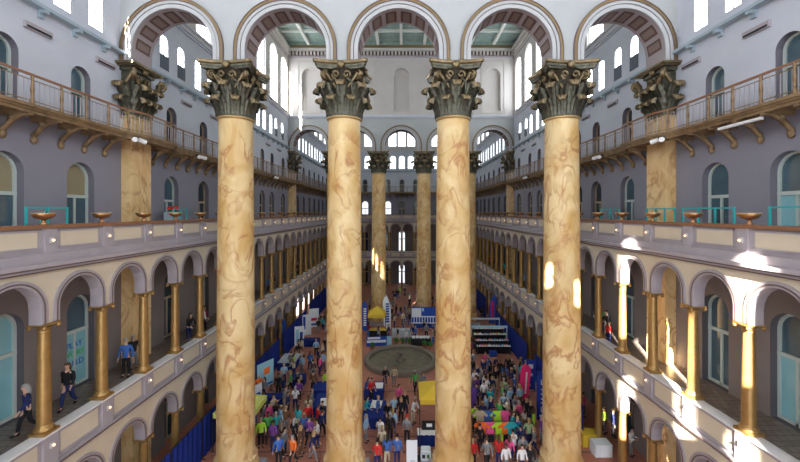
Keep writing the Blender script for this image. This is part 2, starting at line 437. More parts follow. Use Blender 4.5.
def window(mp, c, hw, z0, zs, ry, label, glass, D=.22, nx=2, nz=5, blind=None):
    wn[0] += 1
    mb = MB()
    ring(mb, mp, c, z0, zs, hw-.06, ry-.06, hw, ry, D-.05, D+.03, 'muntin', 10)
    for k in range(1, nx):
        u = c-hw+2*hw*k/nx; bar(mb, mp, u-.025, u+.025, z0, zs+ry*math.sqrt(max(0, 1-((u-c)/hw)**2))-.02, D-.04, D+.02, 'muntin')
    for k in range(nz):
        v = z0+(zs-z0)*(k+1)/nz; bar(mb, mp, c-hw, c+hw, v-.02, v+.02, D-.03, D+.02, 'muntin')
    o = mb.build(f'window_{wn[0]}'); tag(o, label, 'window', None, 'structure')
    gb = MB(); disc_arch(gb, mp, c, hw, z0, zs, ry, D+.01, glass); gb.build('glass', o)
    if blind:
        bb = MB(); bar(bb, mp, c-hw+.04, c+hw-.04, z0, z0+blind, D-.09, D-.06, 'blind_dark'); bb.build('blind', o)
    return o
# small windows in pairs
P1 = [0, 1.65, 3.5, 5.15, 7.0, 8.65, 10.5, 12.15, 14.05, 15.7, 17.4, 22.4, 24.1, 26.1, 27.75, 29.8, 31.45, 33.4, 35.05, 36.9, 38.55, 40.5, 42.1, 44.3, 49.9, 51.6, 53.6, 55.2, 57.2, 58.8, 60.8, 62.4, 64.4, 66.0, 68.0, 69.6]
BIGY = [23.3, 27.0, 30.6, 34.2, 37.8, 41.4, 45.0, 50.8, 54.4, 58.0, 61.6, 65.2, 68.8]
for sd, mpf, sg in SIDES:
    mp = mpf(WW)
    mb = MB(); e = edges(P1, YN, YFW)
    for i, c in enumerate(P1):
        arch_panel(mb, mp, e[i], e[i+1], 22.6, 26.6, [(c, .44, 23.15, 24.85, .44)], .12, 'wall_upper', 'wall_upper', n=8)
    struct(mb, f'wall_{sd}_clerestory', f'pale grey wall band with small arched windows, {sd} side')
    mb = MB(); cs = [4.0]+BIGY; e = edges(cs, YN, YFW); e[1] = 21.3
    plain(mb, mp, YN, 21.3, 26.6, 36, 'wall_upper', .4)
    for i, c in enumerate(cs):
        if i == 0: continue
        arch_panel(mb, mp, e[i], e[i+1], 26.6, 36, [(c, 1.15, 27.2, 32.3, 1.15)], .5, 'wall_white', 'wall_white')
    struct(mb, f'wall_{sd}_attic', f'cream white attic wall with tall arched windows, {sd} side')
    mb = MB()
    bar(mb, mp, YN, YFW, 22.52, 22.66, -.34, 0, 'ledge_blue')
    for (z0, z1, d) in ((26.35, 26.5, -.1), (26.5, 26.62, -.2), (26.95, 27.05, -.1)): bar(mb, mp, YN, YFW, z0, z1, d, 0, 'wall_upper')
    for y in [YN+1+1.55*k for k in range(52)]:
        bar(mb, mp, y-.1, y+.1, 22.2, 22.52, -.12, 0, 'ledge_blue'); bar(mb, mp, y-.1, y+.1, 22.38, 22.52, -.32, -.12, 'ledge_blue')
    tag(struct(mb, f'trim_{sd}_ledge', f'blue grey ledge with brackets and plaster string courses, {sd} side'), cat='trim')
    for i, y in enumerate(P1):
        clear = sd == 'left' and 10 < y < 19
        window(mp, y, .44, 23.15, 24.85, .44, f'small arched window high on the {sd} wall, {ORD[i]} from the near end wall' if i < 28 else f'small arched window high on the {sd} wall of the far court, {ORD[i-28]} of the last eight',
               'window_light_clear' if clear else ('window_light_far' if y > 48 else 'window_light'), D=.06, nx=2, nz=4, blind=.85 if 22 < y < 25 or y in (42.1, 44.3) else None)
    for i, y in enumerate(BIGY):
        clear = sd == 'left' and y in (41.4, 45.0)
        far = y > 48
        window(mp, y, 1.15, 27.2, 32.3, 1.15, f'tall arched attic window on the {sd} side, {ORD[i]} from the camera end', 'window_light_clear' if clear else ('window_light_far' if far else 'window_light'), nx=3, nz=7)

# far end wall, upper storeys
mp = mpF(YFW)
P2 = [-11.2, -9.5, -6.9, -1.8, 0, 1.8, 6.9, 9.5, 11.2]
mb = MB(); e = edges(P2, -WW, WW)
for i, c in enumerate(P2): arch_panel(mb, mp, e[i], e[i+1], 22.6, 26.6, [(c, .62, 23.15, 25.1, .62)], .4, 'wall_upper', 'wall_upper', n=8)
struct(mb, 'wall_back_clerestory', 'pale grey far end wall band with small arched windows')
P3 = [-10.5, -6.8, -1.9, 0, 1.9, 6.8, 10.5]
mb = MB(); e = edges(P3, -WW, WW)
for i, c in enumerate(P3): arch_panel(mb, mp, e[i], e[i+1], 26.6, 32.5, [(c, .80, 27.6, 30.6, .8)], .4, 'wall_white', 'wall_white')
struct(mb, 'wall_back_attic', 'white far end attic wall with arched windows')
NM = ['far-left', 'second left', 'third left', 'left-of-centre', 'central', 'right-of-centre', 'third right', 'second right', 'far-right']
for i, c in enumerate(P2): window(mp, c, .62, 23.15, 25.1, .62, f'{NM[i]} small window in the far end wall', 'window_light_far', nz=3)
NM3 = ['far-left', 'second left', 'left-of-centre', 'central', 'right-of-centre', 'second right', 'far-right']
for i, c in enumerate(P3): window(mp, c, .80, 27.6, 30.6, .8, f'{NM3[i]} tall attic window in the far end wall', 'window_light_far', nz=4)
mb = MB(); bar(mb, mp, -WW, WW, 22.5, 22.66, -.3, 0, 'ledge_blue'); bar(mb, mp, -WW, WW, 26.4, 26.6, -.15, 0, 'wall_upper'); bar(mb, mp, -WW, WW, 27.2, 27.3, -.1, 0, 'wall_upper')
tag(struct(mb, 'trim_back_ledge', 'ledge and string courses on the far end wall'), cat='trim')

# ------------------------------------------------------------------ colonnade walls with coffered arches
SPB = 22.15
BX = [-11.7, -5.85, 0, 5.85, 11.7]
def big_wall(Y, thick, name, label):
    mp = mpF(Y); mb = MB()
    eb = [-WW, -8.775, -2.925, 2.925, 8.775, WW]
    LEG, R = .68, 2.11
    for i, c in enumerate(BX):
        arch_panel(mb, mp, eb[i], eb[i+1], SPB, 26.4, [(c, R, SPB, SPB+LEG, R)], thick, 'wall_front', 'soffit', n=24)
        for d0, d1 in ((-.03, 0), ):
            ring(mb, mp, c, SPB, SPB+LEG, R, R, R+.19, R+.19, -.06, 0, 'trim_pale', 24)
            ring(mb, mp, c, SPB, SPB+LEG, R+.19, R+.19, R+.23, R+.23, -.02, 0, 'trim_brown', 24)
            ring(mb, mp, c, SPB, SPB+LEG, R+.23, R+.23, R+.37, R+.37, -.09, 0, 'trim_pale', 24)
            ring(mb, mp, c, SPB, SPB+LEG, R+.37, R+.37, R+.40, R+.40, -.14, 0, 'trim_brown', 24)
            ring(mb, mp, c, SPB, SPB+LEG, R+.40, R+.40, R+.52, R+.52, -.12, 0, 'archivolt_gold', 24)
            ring(mb, mp, c, SPB, SPB+LEG, R+.52, R+.52, R+.55, R+.55, -.15, 0, 'trim_brown', 24)
        # coffers: recessed dark panels between pale ribs on the soffit
        N = 8
        for k in range(N):
            a0, a1 = PI*(k+.14)/N, PI*(k+.86)/N
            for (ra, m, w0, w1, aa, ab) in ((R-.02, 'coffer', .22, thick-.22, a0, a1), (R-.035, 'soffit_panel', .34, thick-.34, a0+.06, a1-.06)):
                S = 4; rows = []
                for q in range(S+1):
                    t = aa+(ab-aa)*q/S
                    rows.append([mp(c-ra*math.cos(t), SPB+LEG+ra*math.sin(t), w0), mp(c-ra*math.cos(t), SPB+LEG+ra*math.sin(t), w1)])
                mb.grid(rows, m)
    for x in eb: 
        a, b = max(x-.815, -WW), min(x+.815, WW)
        bar(mb, mp, a, b, SPB-.02, SPB, 0, thick, 'trim_pale')
    struct(mb, f'wall_{name}_arches', f'pale wall of five big coffered arches, {label}')
    return mp
mp1 = big_wall(18.9, 1.5, 'front', 'carried by the nearer giant columns')
mb = MB(); bar(mb, mp1, -WW, WW, 26.4, 36, 0, 1.5, 'wall_front'); struct(mb, 'wall_front_upper', 'plain wall above the nearer arches')
mp2 = big_wall(46.6, 1.5, 'middle', 'carried by the farther giant columns')
# wall above with niches, panels and cornice
mb = MB()
bar(mb, mp2, -WW, WW, 26.4, 26.55, -.12, 1.5, 'wall_upper'); bar(mb, mp2, -WW, WW, 26.55, 26.7, -.2, 1.5, 'wall_upper')
eb = [-WW, -8.775, -2.925, 2.925, 8.775, WW]
for i, c in enumerate(BX):
    arch_panel(mb, mp2, eb[i], eb[i+1], 26.7, 34.3, [(c, 1.0, 27.3, 31.8, 1.0)], .5, 'wall_white', 'wall_white', back=False)
    disc_arch(mb, mp2, c, 1.0, 27.3, 31.8, 1.0, .5, 'wall_white')
    for s in (-1, 1):
        u = c+s*1.45; bar(mb, mp2, u-.06, u+.06, 27.1, 33.6, -.06, 0, 'wall_white')
    bar(mb, mp2, c-1.5, c+1.5, 33.5, 33.62, -.06, 0, 'wall_white'); bar(mb, mp2, c-1.5, c+1.5, 27.0, 27.12, -.06, 0, 'wall_white')
for x in eb[1:-1]:
    for s in (-1, 1):
        u = x+s*.55; bar(mb, mp2, u-.07, u+.07, 26.9, 33.8, -.1, 0, 'wall_white')
bar(mb, mp2, -WW, WW, 34.3, 36, 0, 1.5, 'wall_white')
bar(mb, mp2, -WW, WW, 26.7, 36, 1.0, 1.5, 'wall_white')
struct(mb, 'wall_middle_niches', 'cream wall with arched niches above the farther arches')
mb = MB()
bar(mb, mp2, -WW, WW, 34.1, 34.3, -.12, 0, 'trim_grey')
for k in range(64):
    u = -WW+.22+.45*k; bar(mb, mp2, u-.11, u+.11, 34.4, 34.85, -.26, 0, 'wall_white')
bar(mb, mp2, -WW, WW, 34.38, 34.9, -.04, 0, 'coffer')
bar(mb, mp2, -WW, WW, 34.9, 35.2, -.36, 0, 'wall_white'); bar(mb, mp2, -WW, WW, 35.2, 35.5, -.5, 0, 'archivolt_gold')
for sd, mpf, sg in SIDES:
    m_ = mpf(WW); bar(mb, m_, 20.4, 46.6, 34.4, 34.9, -.12, 0, 'wall_white'); bar(mb, m_, 20.4, 46.6, 34.9, 35.3, -.35, 0, 'wall_white')
    bar(mb, m_, 20.4, 46.6, 33.9, 34.0, -.08, 0, 'trim_grey')
tag(struct(mb, 'trim_middle_cornice', 'toothed cornice under the green ceiling of the central court'), cat='trim')

# ceilings
mb = MB(); mb.box(-WW, WW, 20.4, 46.6, 35.9, 36.2, 'ceiling_green')
for x in [-11.7, -8.78, -5.85, -2.93, 0, 2.93, 5.85, 8.78, 11.7]: mb.box(x-.16, x+.16, 20.4, 46.6, 35.5, 35.9, 'ceiling_beam')
for y in (23, 27, 31, 35, 39, 43): mb.box(-WW, WW, y-.12, y+.12, 35.6, 35.9, 'ceiling_beam')
mb.box(-WW, WW, 46.1, 46.6, 35.5, 35.9, 'ceiling_green')
struct(mb, 'ceiling_central', 'green coffered ceiling with pale beams over the central court', 'ceiling')
mb = MB(); mb.box(-WW, WW, YN, 18.9, 35.9, 36.2, 'wall_white'); struct(mb, 'ceiling_near', 'white ceiling over the near court', 'ceiling')
mb = MB()
for s in (-1, 1):
    mb.face([(s*WW, 48.1, 32.2), (s*WW, YFW, 32.2), (0, YFW, 34.6), (0, 48.1, 34.6)], 'ceiling_green')
for k in range(9):
    y = 49.5+k*2.8
    for s in (-1, 1):
        mb.face([(s*WW, y-.1, 31.95), (s*WW, y+.1, 31.95), (0, y+.1, 34.3), (0, y-.1, 34.3)], 'ceiling_beam')
mb.face([(-WW, YFW, 32.2), (WW, YFW, 32.2), (0, YFW, 34.6)], 'wall_white')
struct(mb, 'ceiling_far', 'shallow pitched ceiling over the far court', 'ceiling')

# near end wall behind the camera: unseen, with light openings added
mb = MB(); mpN = lambda u, v, d: (u, YN-d, v)
NEARLIGHT = [(-10.5, 1.6, [(14, 33)]), (-7.0, 1.3, [(14, 33)]), (-1.65, .2, [(24.1, 25.2)]), (-.15, .2, [(23.0, 24.2)]), (2.45, .24, [(16.0, 19.2), (21.5, 26.4)]),  # slim openings added to shape sun patches, wide panes added for soft light
         (3.85, .22, [(16.6, 21.6)]), (4.75, .24, [(12.2+1, 17.0), (18.7, 23.1)]), (8.0, 1.3, [(14, 33)]), (11.0, 1.6, [(14, 33)])]
e = edges([c for c, w, zz in NEARLIGHT], -15.2, 15.2)
for i, (c, w, zz) in enumerate(NEARLIGHT):
    arch_panel(mb, mpN, e[i], e[i+1], 13, 36, [(c, w, z0, z1, w) for z0, z1 in zz], .15, 'wall_white', 'wall_white', n=8)
LOWLIGHT = [-12.2, -8.7, -5.2, -1.75, 1.75, 5.2, 8.7, 12.2]  # unseen glowing panes added to throw frontal light on the lower hall
e = edges(LOWLIGHT, -15.2, 15.2)
for i, c in enumerate(LOWLIGHT): arch_panel(mb, mpN, e[i], e[i+1], 0, 13, [(c, 1.3, .5, 3.4, 1.3), (c, 1.3, 6.8, 10.6, 1.3)], .3, 'wall_gallery', 'wall_gallery', n=8)
struct(mb, 'wall_near_end', 'near end wall of the hall with added light openings behind the viewer')
for i, c in enumerate(LOWLIGHT):
    for q, (z0, z1) in enumerate(((.5, 3.4), (6.8, 10.6))):
        window(mpN, c, 1.3, z0, z1, 1.3, f'{"middle" if q else "ground"} storey added light pane in the unseen near end wall, {ORD[i]} from one end', 'window_light', D=.1, nx=3, nz=4)
for i, (c, w, zz) in enumerate(NEARLIGHT):
    for q, (z0, z1) in enumerate(zz):
        window(mpN, c, w, z0, z1, w, f'{"upper" if q else "main"} tall added light opening in the unseen near end wall, {ORD[i]} from one end', 'window_light_clear' if w < 1 else 'window_light', D=.08, nx=2 if w > 1 else 1, nz=6 if w > 1 else 2)
for sd, mpf, sg in SIDES:
    mp = mpf(WW-.02)
    for i, y in enumerate((-5.5, -2, 1.5, 5, 8.5, 12)):  # glowing panes set on the solid wall out of view, added for ambient light
        window(mp, y, 1.35, 27.2, 33.0, 1.35, f'tall added light pane of the near court on the {sd} side, {ORD[i]} from the near end', 'window_light', D=-.04, nx=3, nz=7)

# ------------------------------------------------------------------ giant columns
def corinthian_parts(r0, hcap, z0, half=False):
    """returns meshes: bell, leaf, tall_leaf, volute, abacus, rosette"""
    M = {}
    bell = MB(); bell.lathe([(r0*.98, 0), (r0*.97, hcap*.3), (r0*1.0, hcap*.6), (r0*1.12, hcap*.78), (r0*1.32, hcap*.86)], 'bronze', 32); bell.mats = ['bronze_shade']; M['bell'] = bell  # bell colour darkened to paint shade into the gaps between leaves
    def leaf(h, w, curl, lean):
        b = MB(); rows = []; NT, NS = 14, 8
        for i in range(NT+1):
            t = i/NT
            if t < .66: q = t/.66; z = h*q*.90; out = .06+lean*q**2.2
            else:
                a = (t-.66)/.34*PI*1.15; z = h*.90+curl*.55*math.sin(a); out = .06+lean+curl*(1-math.cos(a))*.55
            ww = w*(.80+.20*abs(math.sin(t*PI*4.5)))*(1 if t < .7 else max(.34, 1-(t-.7)*2.0))
            row = []
            for j in range(NS+1):
                s = -1+2*j/NS
                rr = r0+out+.045*math.cos(s*PI*3)*1.6-.10*s*s
                ang = s*ww/2/r0
                row.append((rr*math.sin(ang), -rr*math.cos(ang), z))
            rows.append(row)
        b.grid(rows[:12], 'bronze'); b.grid(rows[11:], 'bronze_light')  # curled tips in lighter bronze: highlights painted in
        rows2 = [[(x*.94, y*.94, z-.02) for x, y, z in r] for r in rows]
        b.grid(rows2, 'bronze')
        return b
    M['leaf'] = leaf(hcap*.31, r0*.64, hcap*.12, hcap*.085)
    M['tall_leaf'] = leaf(hcap*.58, r0*.60, hcap*.13, hcap*.13)
    # corner volute: ribbon spiral at the 45-degree corner
    v = MB()
    for s in (-1, 1):
        pts = []; rad = []
        for i in range(12):
            t = i/11; a = s*(1-t)*.42
            rr = r0*(1.03+.28*t); pts.append((rr*math.sin(a), -rr*math.cos(a), hcap*(.52+.27*t))); rad.append(hcap*(.025+.02*t))
        cx, cz = 0, hcap*.755; R0 = hcap*.10
        for i in range(18):
            a = PI/2-i/17*PI*3.1; R = R0*(1-i/22)
            pts.append((s*.04*r0, -(r0*1.36+R*math.cos(a)*1.0), cz+R*math.sin(a))); rad.append(hcap*.035*(1-i/30))
        v.tube(pts, rad, 'bronze_light', 6)
    M['volute'] = v
    # inner scrolls + rosette at mid face
    ro = MB()
    ro.ball((0, -r0*1.36, hcap*.92), (hcap*.075, hcap*.04, hcap*.075), 'bronze_light', 10, 6)
    for s in (-1, 1):
        pts = []
        for i in range(16):
            a = -PI/2+i/15*PI*2.6; R = hcap*.085*(1-i/20)
            pts.append((s*(hcap*.10+R*math.cos(a)), -r0*1.22, hcap*.74+R*math.sin(a)))
        ro.tube(pts, hcap*.022, 'bronze_light', 6)
        ro.tube([(s*hcap*.2, -r0*1.02, hcap*.45), (s*hcap*.19, -r0*1.12, hcap*.62), (s*hcap*.12, -r0*1.22, hcap*.66)], hcap*.025, 'bronze', 6)
    M['rosette'] = ro
    # abacus: concave sides, moulded
    ab = MB(); half_w = r0*1.62
    def outline(k, z):
        P = []
        for side in range(4):
            a = side*PI/2
            for i in range(9):
                t = -1+2*i/8
                if i in (0, 8): x, y = t*half_w*.94*k, -half_w*k
                else: x, y = t*half_w*.94*k, -(half_w-(1-t*t)*half_w*.18)*k
                P.append((x*math.cos(a)-y*math.sin(a), x*math.sin(a)+y*math.cos(a), z))
        return P
    pr = [(.88, hcap*.85), (.90, hcap*.88), (.93, hcap*.90), (.93, hcap*.93), (.99, hcap*.95), (1.0, hcap*.985), (.99, hcap)]
    rows = [outline(k, z) for k, z in pr]
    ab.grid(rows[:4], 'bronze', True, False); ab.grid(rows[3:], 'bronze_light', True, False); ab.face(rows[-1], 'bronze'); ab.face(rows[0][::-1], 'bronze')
    M['abacus'] = ab
    return M
ZC0, ZC1 = 19.42, 22.13
R0 = .86
def make_column():
    root = empty('giant_column')
    b = MB(); b.box(-1.24, 1.24, -1.24, 1.24, 0, .34, 'trim_grey'); b.build('plinth', root)
    b = MB(); pr = [(1.15, .32)]
    for i in range(9): a = -PI/2+PI*i/8; pr.append((1.07+.13*math.cos(a), .62+.28*math.sin(a)))
    pr += [(1.04, .95), (1.02, 1.08)]
    for i in range(7): a = -PI/2+PI*i/6; pr.append((1.02+.09*math.cos(a), 1.22+.12*math.sin(a)))
    pr += [(.985, 1.40), (.97, 1.58)]
    b.lathe(pr, 'marble_column', 48); b.build('base', root)
    b = MB(); pr = []
    for i in range(15):
        t = i/14; pr.append((.965-.115*t**1.5, 1.56+(ZC0-1.56)*t))
    b.lathe(pr, 'marble_column', 48); b.build('shaft', root)
    b = MB(); pr = [(.86, ZC0-.18)]+[(.86+.09*math.sin(PI*i/6), ZC0-.16+.16*i/6) for i in range(7)]
    b.lathe(pr, 'gold_trim', 40, cap=False); b.build('necking', root)
    M = corinthian_parts(R0, ZC1-ZC0, 0)
    cap = M['bell'].build('capital', root, (0, 0, ZC0))
    me = {k: v.mesh(k) for k, v in M.items()}
    for k in range(8):
        link('leaf', me['leaf'], cap, rz=k*PI/4+PI/8); link('tall_leaf', me['tall_leaf'], cap, rz=k*PI/4)
    for k in range(4):
        link('volute', me['volute'], cap, rz=k*PI/2+PI/4); link('rosette', me['rosette'], cap, rz=k*PI/2)
    link('abacus', me['abacus'], cap)
    return root, me
col0, CME = make_column()
bpy.context.view_layer.update()
def desc(i, row): return (f"giant veined yellow marble column with bronze Corinthian capital, {['outer left', 'inner left', 'inner right', 'outer right'][i]} of the {row} row")
for r, (y, row) in enumerate(((Y1, 'near'), (Y2, 'far'))):
    for i, x in enumerate((-8.775, -2.925, 2.925, 8.775)):
        o = col0 if (r, i) == (0, 0) else copy_tree(col0, parent=None)
        o.location = (x, y, 0); tag(o, desc(i, row), 'column', 'giant marble columns', 'thing')
# pilasters
for (y, row) in ((Y1, 'near'), (Y2, 'far')):
    for sd, s in (('left', -1), ('right', 1)):
        root = empty('marble_pilaster', (s*WW, y, 0), 0, f'veined yellow marble pilaster with bronze capital on the {sd} wall, {row} row', 'pilaster', 'marble pilasters'); root['kind'] = 'thing'
        b = MB(); x1 = -s*(WW-WP)
        b.box(min(0, x1), max(0, x1), -.72, .72, 0, ZC0-.15, 'marble_pilaster'); b.build('shaft', root)
        b = MB(); b.box(min(0, x1*1.12), max(0, x1*1.12), -.78, .78, ZC0-.15, ZC0, 'gold_trim'); b.build('necking', root)
        hc = ZC1-ZC0
        b = MB(); b.box(min(0, x1), max(0, x1), -.72, .72, 0, hc*.86, 'bronze'); cap = b.build('capital', root, (0, 0, ZC0))
        # leaves on flat faces: reuse column leaf data, set so that its curl stands off the pilaster
        spots = [(x1, v, -s*PI/2) for v in (-.5, 0, .5)]+[(x1*.5, -.72, 0), (x1*.5, .72, PI)]
        for (px, py, a) in spots:
            a2 = a if a in (0, PI) else (-PI/2 if s > 0 else PI/2)
            for nm, dz, off in (('leaf', 0, R0+.02), ('tall_leaf', 0, R0+.10)):
                dx, dy = math.sin(a2)*1, -math.cos(a2)*1
                o = link(nm, CME[nm], cap, (px-dx*off+dx*.1, py-dy*off+dy*.1, dz), a2)
        for v, a in ((-1, -s*PI/4 if s > 0 else PI/4), (1, None)):
            ang = math.atan2(-s, v)  # toward the corner
            dirx, diry = -s*.7071, v*.7071
            rz = math.atan2(dirx, -diry)
            link('volute', CME['volute'], cap, (x1-dirx*.72, v*.72-diry*.72, 0), rz)
        link('rosette', CME['rosette'], cap, (x1+s*.98, 0, 0), -s*PI/2)
        ab = MB()
        for (g, z0, z1, m) in ((.12, .86, .93, 'bronze'), (.32, .93, .955, 'bronze_light'), (.42, .955, 1, 'bronze_light')):
            xx = x1+(-s)*g; ab.box(min(0, xx), max(0, xx), -.72-g, .72+g, hc*z0, hc*z1, m)
        ab.build('abacus', cap)

# ------------------------------------------------------------------ small gilded arcade columns
def arcade_column(z0, z1, name):
    root = empty(name)
    h = z1-z0
    b = MB(); b.box(-.29, .29, -.29, .29, 0, .10, 'gold_column')
    b.lathe([(.27, .10), (.29, .14), (.27, .19), (.235, .21), (.25, .25), (.215, .30)], 'gold_column', 20); b.build('base', root)
    b = MB(); b.lathe([(.205, .28), (.205, h*.4), (.17, h-.34)], 'gold_column', 20); b.build('shaft', root)
    b = MB(); b.lathe([(.175, h-.36), (.20, h-.33), (.175, h-.30), (.19, h-.22), (.24, h-.14)], 'gold_column', 20)
    b.box(-.30, .30, -.30, .30, h-.09, h-.02, 'gold_column')
    v = b
    for sx in (-1, 1):
        for sy in (-1, 1):
            v.ball((sx*.26, sy*.26, h-.15), (.075, .075, .075), 'gold_column', 8, 6)
    b.build('capital', root)
    return root
acL = arcade_column(0, SP1-.02, 'arcade_column'); acU = arcade_column(0, SP2-6.75-.0, 'arcade_column')
bpy.context.view_layer.update()
def place_acs(proto, z, pts, lab, grp, first):
    for k, (x, y) in enumerate(pts):
        o = proto if first and k == 0 else copy_tree(proto)
        o.location = (x, y, z); tag(o, lab(k), 'column', grp, 'thing')
ys = [y for y in COLY if y > 9.5]
for lvl, proto, z in (('ground-floor', acL, 0), ('middle', acU, 6.75)):
    first = True
    for sd, s in (('left', -1), ('right', 1)):
        place_acs(proto, z, [(s*(WA+.21), y) for y in ys], lambda k: f'gilded column of the {lvl} {sd} arcade, {ORD[k]} from the camera end', f'gilded {lvl} arcade columns', first)
        first = False
    place_acs(proto, z, [(x, YF0+.01) for x in FARX[1:-1]], lambda k: f'gilded column of the {lvl} arcade across the far end, {ORD[k]} from the left', f'gilded {lvl} arcade columns', False)

# ------------------------------------------------------------------ bronze balcony
WB = 13.2
def balcony(mp, u0, u1, label, bumps, name='bronze_balcony'):
    root = empty(name, (0, 0, 0), 0, label, 'balcony', 'bronze balconies'); root['kind'] = 'thing'
    def off(u):
        for c in bumps:
            d = abs(u-c)
            if d < 2.0: return -.38*min(1, (2.0-d)/.8)
        return 0
    us = []; u = u0
    while u < u1: us.append(u); u += .4
    us.append(u1)
    def strip(b, d0, d1, z0, z1, m):
        R = []
        for u in us:
            o = off(u)
            R.append([mp(u, z0, d0+o), mp(u, z1, d0+o), mp(u, z1, d1+(o if d1 < .5 else 0)), mp(u, z0, d1+(o if d1 < .5 else 0))])
        b.grid(R, m, True, False)
    D = WW-WB
    b = MB(); strip(b, 0, D, 18.12, 18.28, 'balcony_bronze'); strip(b, -.06, .1, 18.20, 18.32, 'balcony_bronze'); strip(b, .06, .16, 18.0, 18.12, 'balcony_bronze'); b.build('deck', root)
    b = MB(); strip(b, 0, .07, 19.34, 19.42, 'rail_brown'); strip(b, .02, .05, 19.18, 19.21, 'balcony_bronze'); strip(b, .02, .05, 18.42, 18.45, 'balcony_bronze'); b.build('handrail', root)
    b = MB(); u = u0
    while u < u1:
        o = off(u); bar(b, mp, u-.012, u+.012, 18.3, 19.2, .02+o, .045+o, 'trim_grey'); u += .19
    b.build('railing_bars', root)
    # posts and brackets
    pm = MB(); u = 0
    k = 0; u = u0+.5
    while u < u1-.3:
        o = off(u)
        b = MB(); x = mp(u, 18.3, .035+o)
        b.lathe([(.055, 0), (.065, .1), (.035, .25), (.06, .55), (.035, .8), (.05, 1.02), (.05, 1.06)], 'balcony_bronze', 8)
        if k == 0: pmesh = b.mesh('post')
        link('post', pmesh, root, x)
        k += 1; u += 1.14
    u = u0+.5; k = 0
    while u < u1-.3:
        if not any(abs(u-c) < .9 for c in bumps):
            b = MB()
            A = [Vector(mp(u, z, d)) for z, d in ((18.05, .1), (17.95, .45), (17.75, .8), (17.4, D-.07), (17.2, D-.04))]
            b.tube(A, [.08, .09, .09, .10, .06], 'balcony_bronze', 6)
            bar(b, mp, u-.09, u+.09, 17.92, 18.12, .08, D, 'balcony_bronze')
            p = mp(u, 17.25, D-.08); b.ball(p, (.12, .12, .17), 'balcony_bronze', 8, 6)
            p = mp(u, 17.86, .75); b.ball(p, (.14, .14, .14), 'balcony_bronze', 8, 5)
            b.build('bracket', root)
        u += 1.14
    return root
for sd, mpf, sg in SIDES: balcony(mpf(WB), 8.2, YFW-.2, f'brown bronze balcony with railing and scroll brackets on the {sd} wall', (Y1, Y2))
balcony(mpF(YFW-(WW-WB)), -13.1, 13.1, 'brown bronze balcony with railing across the far end wall', ())

# ------------------------------------------------------------------ urns, wall lamps, vents, barriers, floodlights
b = MB(); b.lathe([(.11, 0), (.13, .03), (.06, .08), (.05, .15), (.10, .19)], 'copper', 16); urn = b.build('copper_urn')
b = MB(); b.lathe([(.09, .18), (.24, .23), (.30, .31), (.33, .38), (.30, .40), (.26, .36), (.05, .30)], 'copper', 20); b.build('bowl', urn)
b = MB(); b.lathe([(.325, .37), (.35, .39), (.325, .41)], 'gold_trim', 20, cap=False); b.build('rim', urn)
bpy.context.view_layer.update()
first = True
for sd, s in (('left', -1), ('right', 1)):
    for k, y in enumerate(ys):
        o = urn if first else copy_tree(urn); first = False
        o.location = (s*(WA+.13), y-.1, 13.96); tag(o, f'copper urn on the {sd} terrace rail, {ORD[k]} from the camera end', 'urn', 'copper urns on the terrace rails')
b = MB(); b.box(-.07, .07, -.03, .03, -.10, .10, 'trim_pale'); lamp = b.build('wall_lamp')
b = MB(); b.ball((0, -.06, 0), .045, 'lamp_glow', 10, 6); b.build('bulb', lamp)
bpy.context.view_layer.update()
first = True
for sd, s in (('left', -1), ('right', 1)):
    for lv, z, w, dy in (('terrace', 13.42, WA-.07, .12), ('middle gallery', 6.32, WA-.08, .1)):
        for k, y in enumerate(ys):
            o = lamp if first else copy_tree(lamp); first = False
            o.location = (s*w, y, z); o.rotation_euler = (0, 0, PI/2 if s < 0 else -PI/2)
            tag(o, f'small glowing lamp on the {sd} {lv} parapet, {ORD[k]} from the camera end', 'lamp', f'{lv} parapet lamps')
for lv, z, dd in (('terrace', 13.42, .07), ('middle gallery', 6.32, .08)):
    for k, x in enumerate(FARX[1:-1]):
        o = copy_tree(lamp); o.location = (x, YF0-.2-dd, z); o.rotation_euler = (0, 0, 0)
        tag(o, f'small glowing lamp on the far end {lv} parapet, {ORD[k]} from the left', 'lamp', f'{lv} parapet lamps')
b = MB(); b.box(-.55, .55, -.12, 0, -.09, .16, 'trim_grey'); vent = b.build('air_vent')
b = MB(); b.box(-.5, .5, -.125, -.11, -.07, .02, 'black'); b.build('slot', vent)
bpy.context.view_layer.update(); first = True
for sd, s in (('left', -1), ('right', 1)):
    for k, y in enumerate((14.6, 17.9, 24.6, 28.2, 33.8, 39.4, 43.0)):
        o = vent if first else copy_tree(vent); first = False
        o.location = (s*WW, y, 21.65); o.rotation_euler = (0, 0, PI/2 if s < 0 else -PI/2)
        tag(o, f'long slot air vent on the {sd} upper wall, {ORD[k]} from the camera end', 'vent', 'slot air vents')
def floodlight():
    b = MB(); b.box(-.04, .04, -.35, .0, -.05, .05, 'dark_metal'); r = b.build('floodlight')
    for s in (-1, 1):
        q = MB(); q.tube([(s*.26-.18*s, -.3, -.08), (s*.26+.12*s, -.46, -.16)], [.10, .12], 'white_plastic', 10); q.build('lamp_head', r)
    return r
fl0 = floodlight(); bpy.context.view_layer.update(); first = True
for sd, s in (('left', -1), ('right', 1)):
    for k, y in enumerate((18.0, 23.6, 37.5)):
        o = fl0 if first else copy_tree(fl0); first = False
        o.location = (s*(WB-.02), y, 18.06); o.rotation_euler = (0, 0, PI/2 if s < 0 else -PI/2)
        tag(o, f'twin white floodlight under the {sd} balcony, {ORD[k]} from the camera end', 'floodlight', 'twin floodlights under the balconies')
b = MB(); b.box(-.9, .9, -.07, .07, -.05, .05, 'white_plastic'); tl = b.build('light_fixture', None, (WB+.2, 14.3, 17.85), PI/2); tag(tl, 'long white light fixture hanging under the right balcony', 'light')
b = MB()
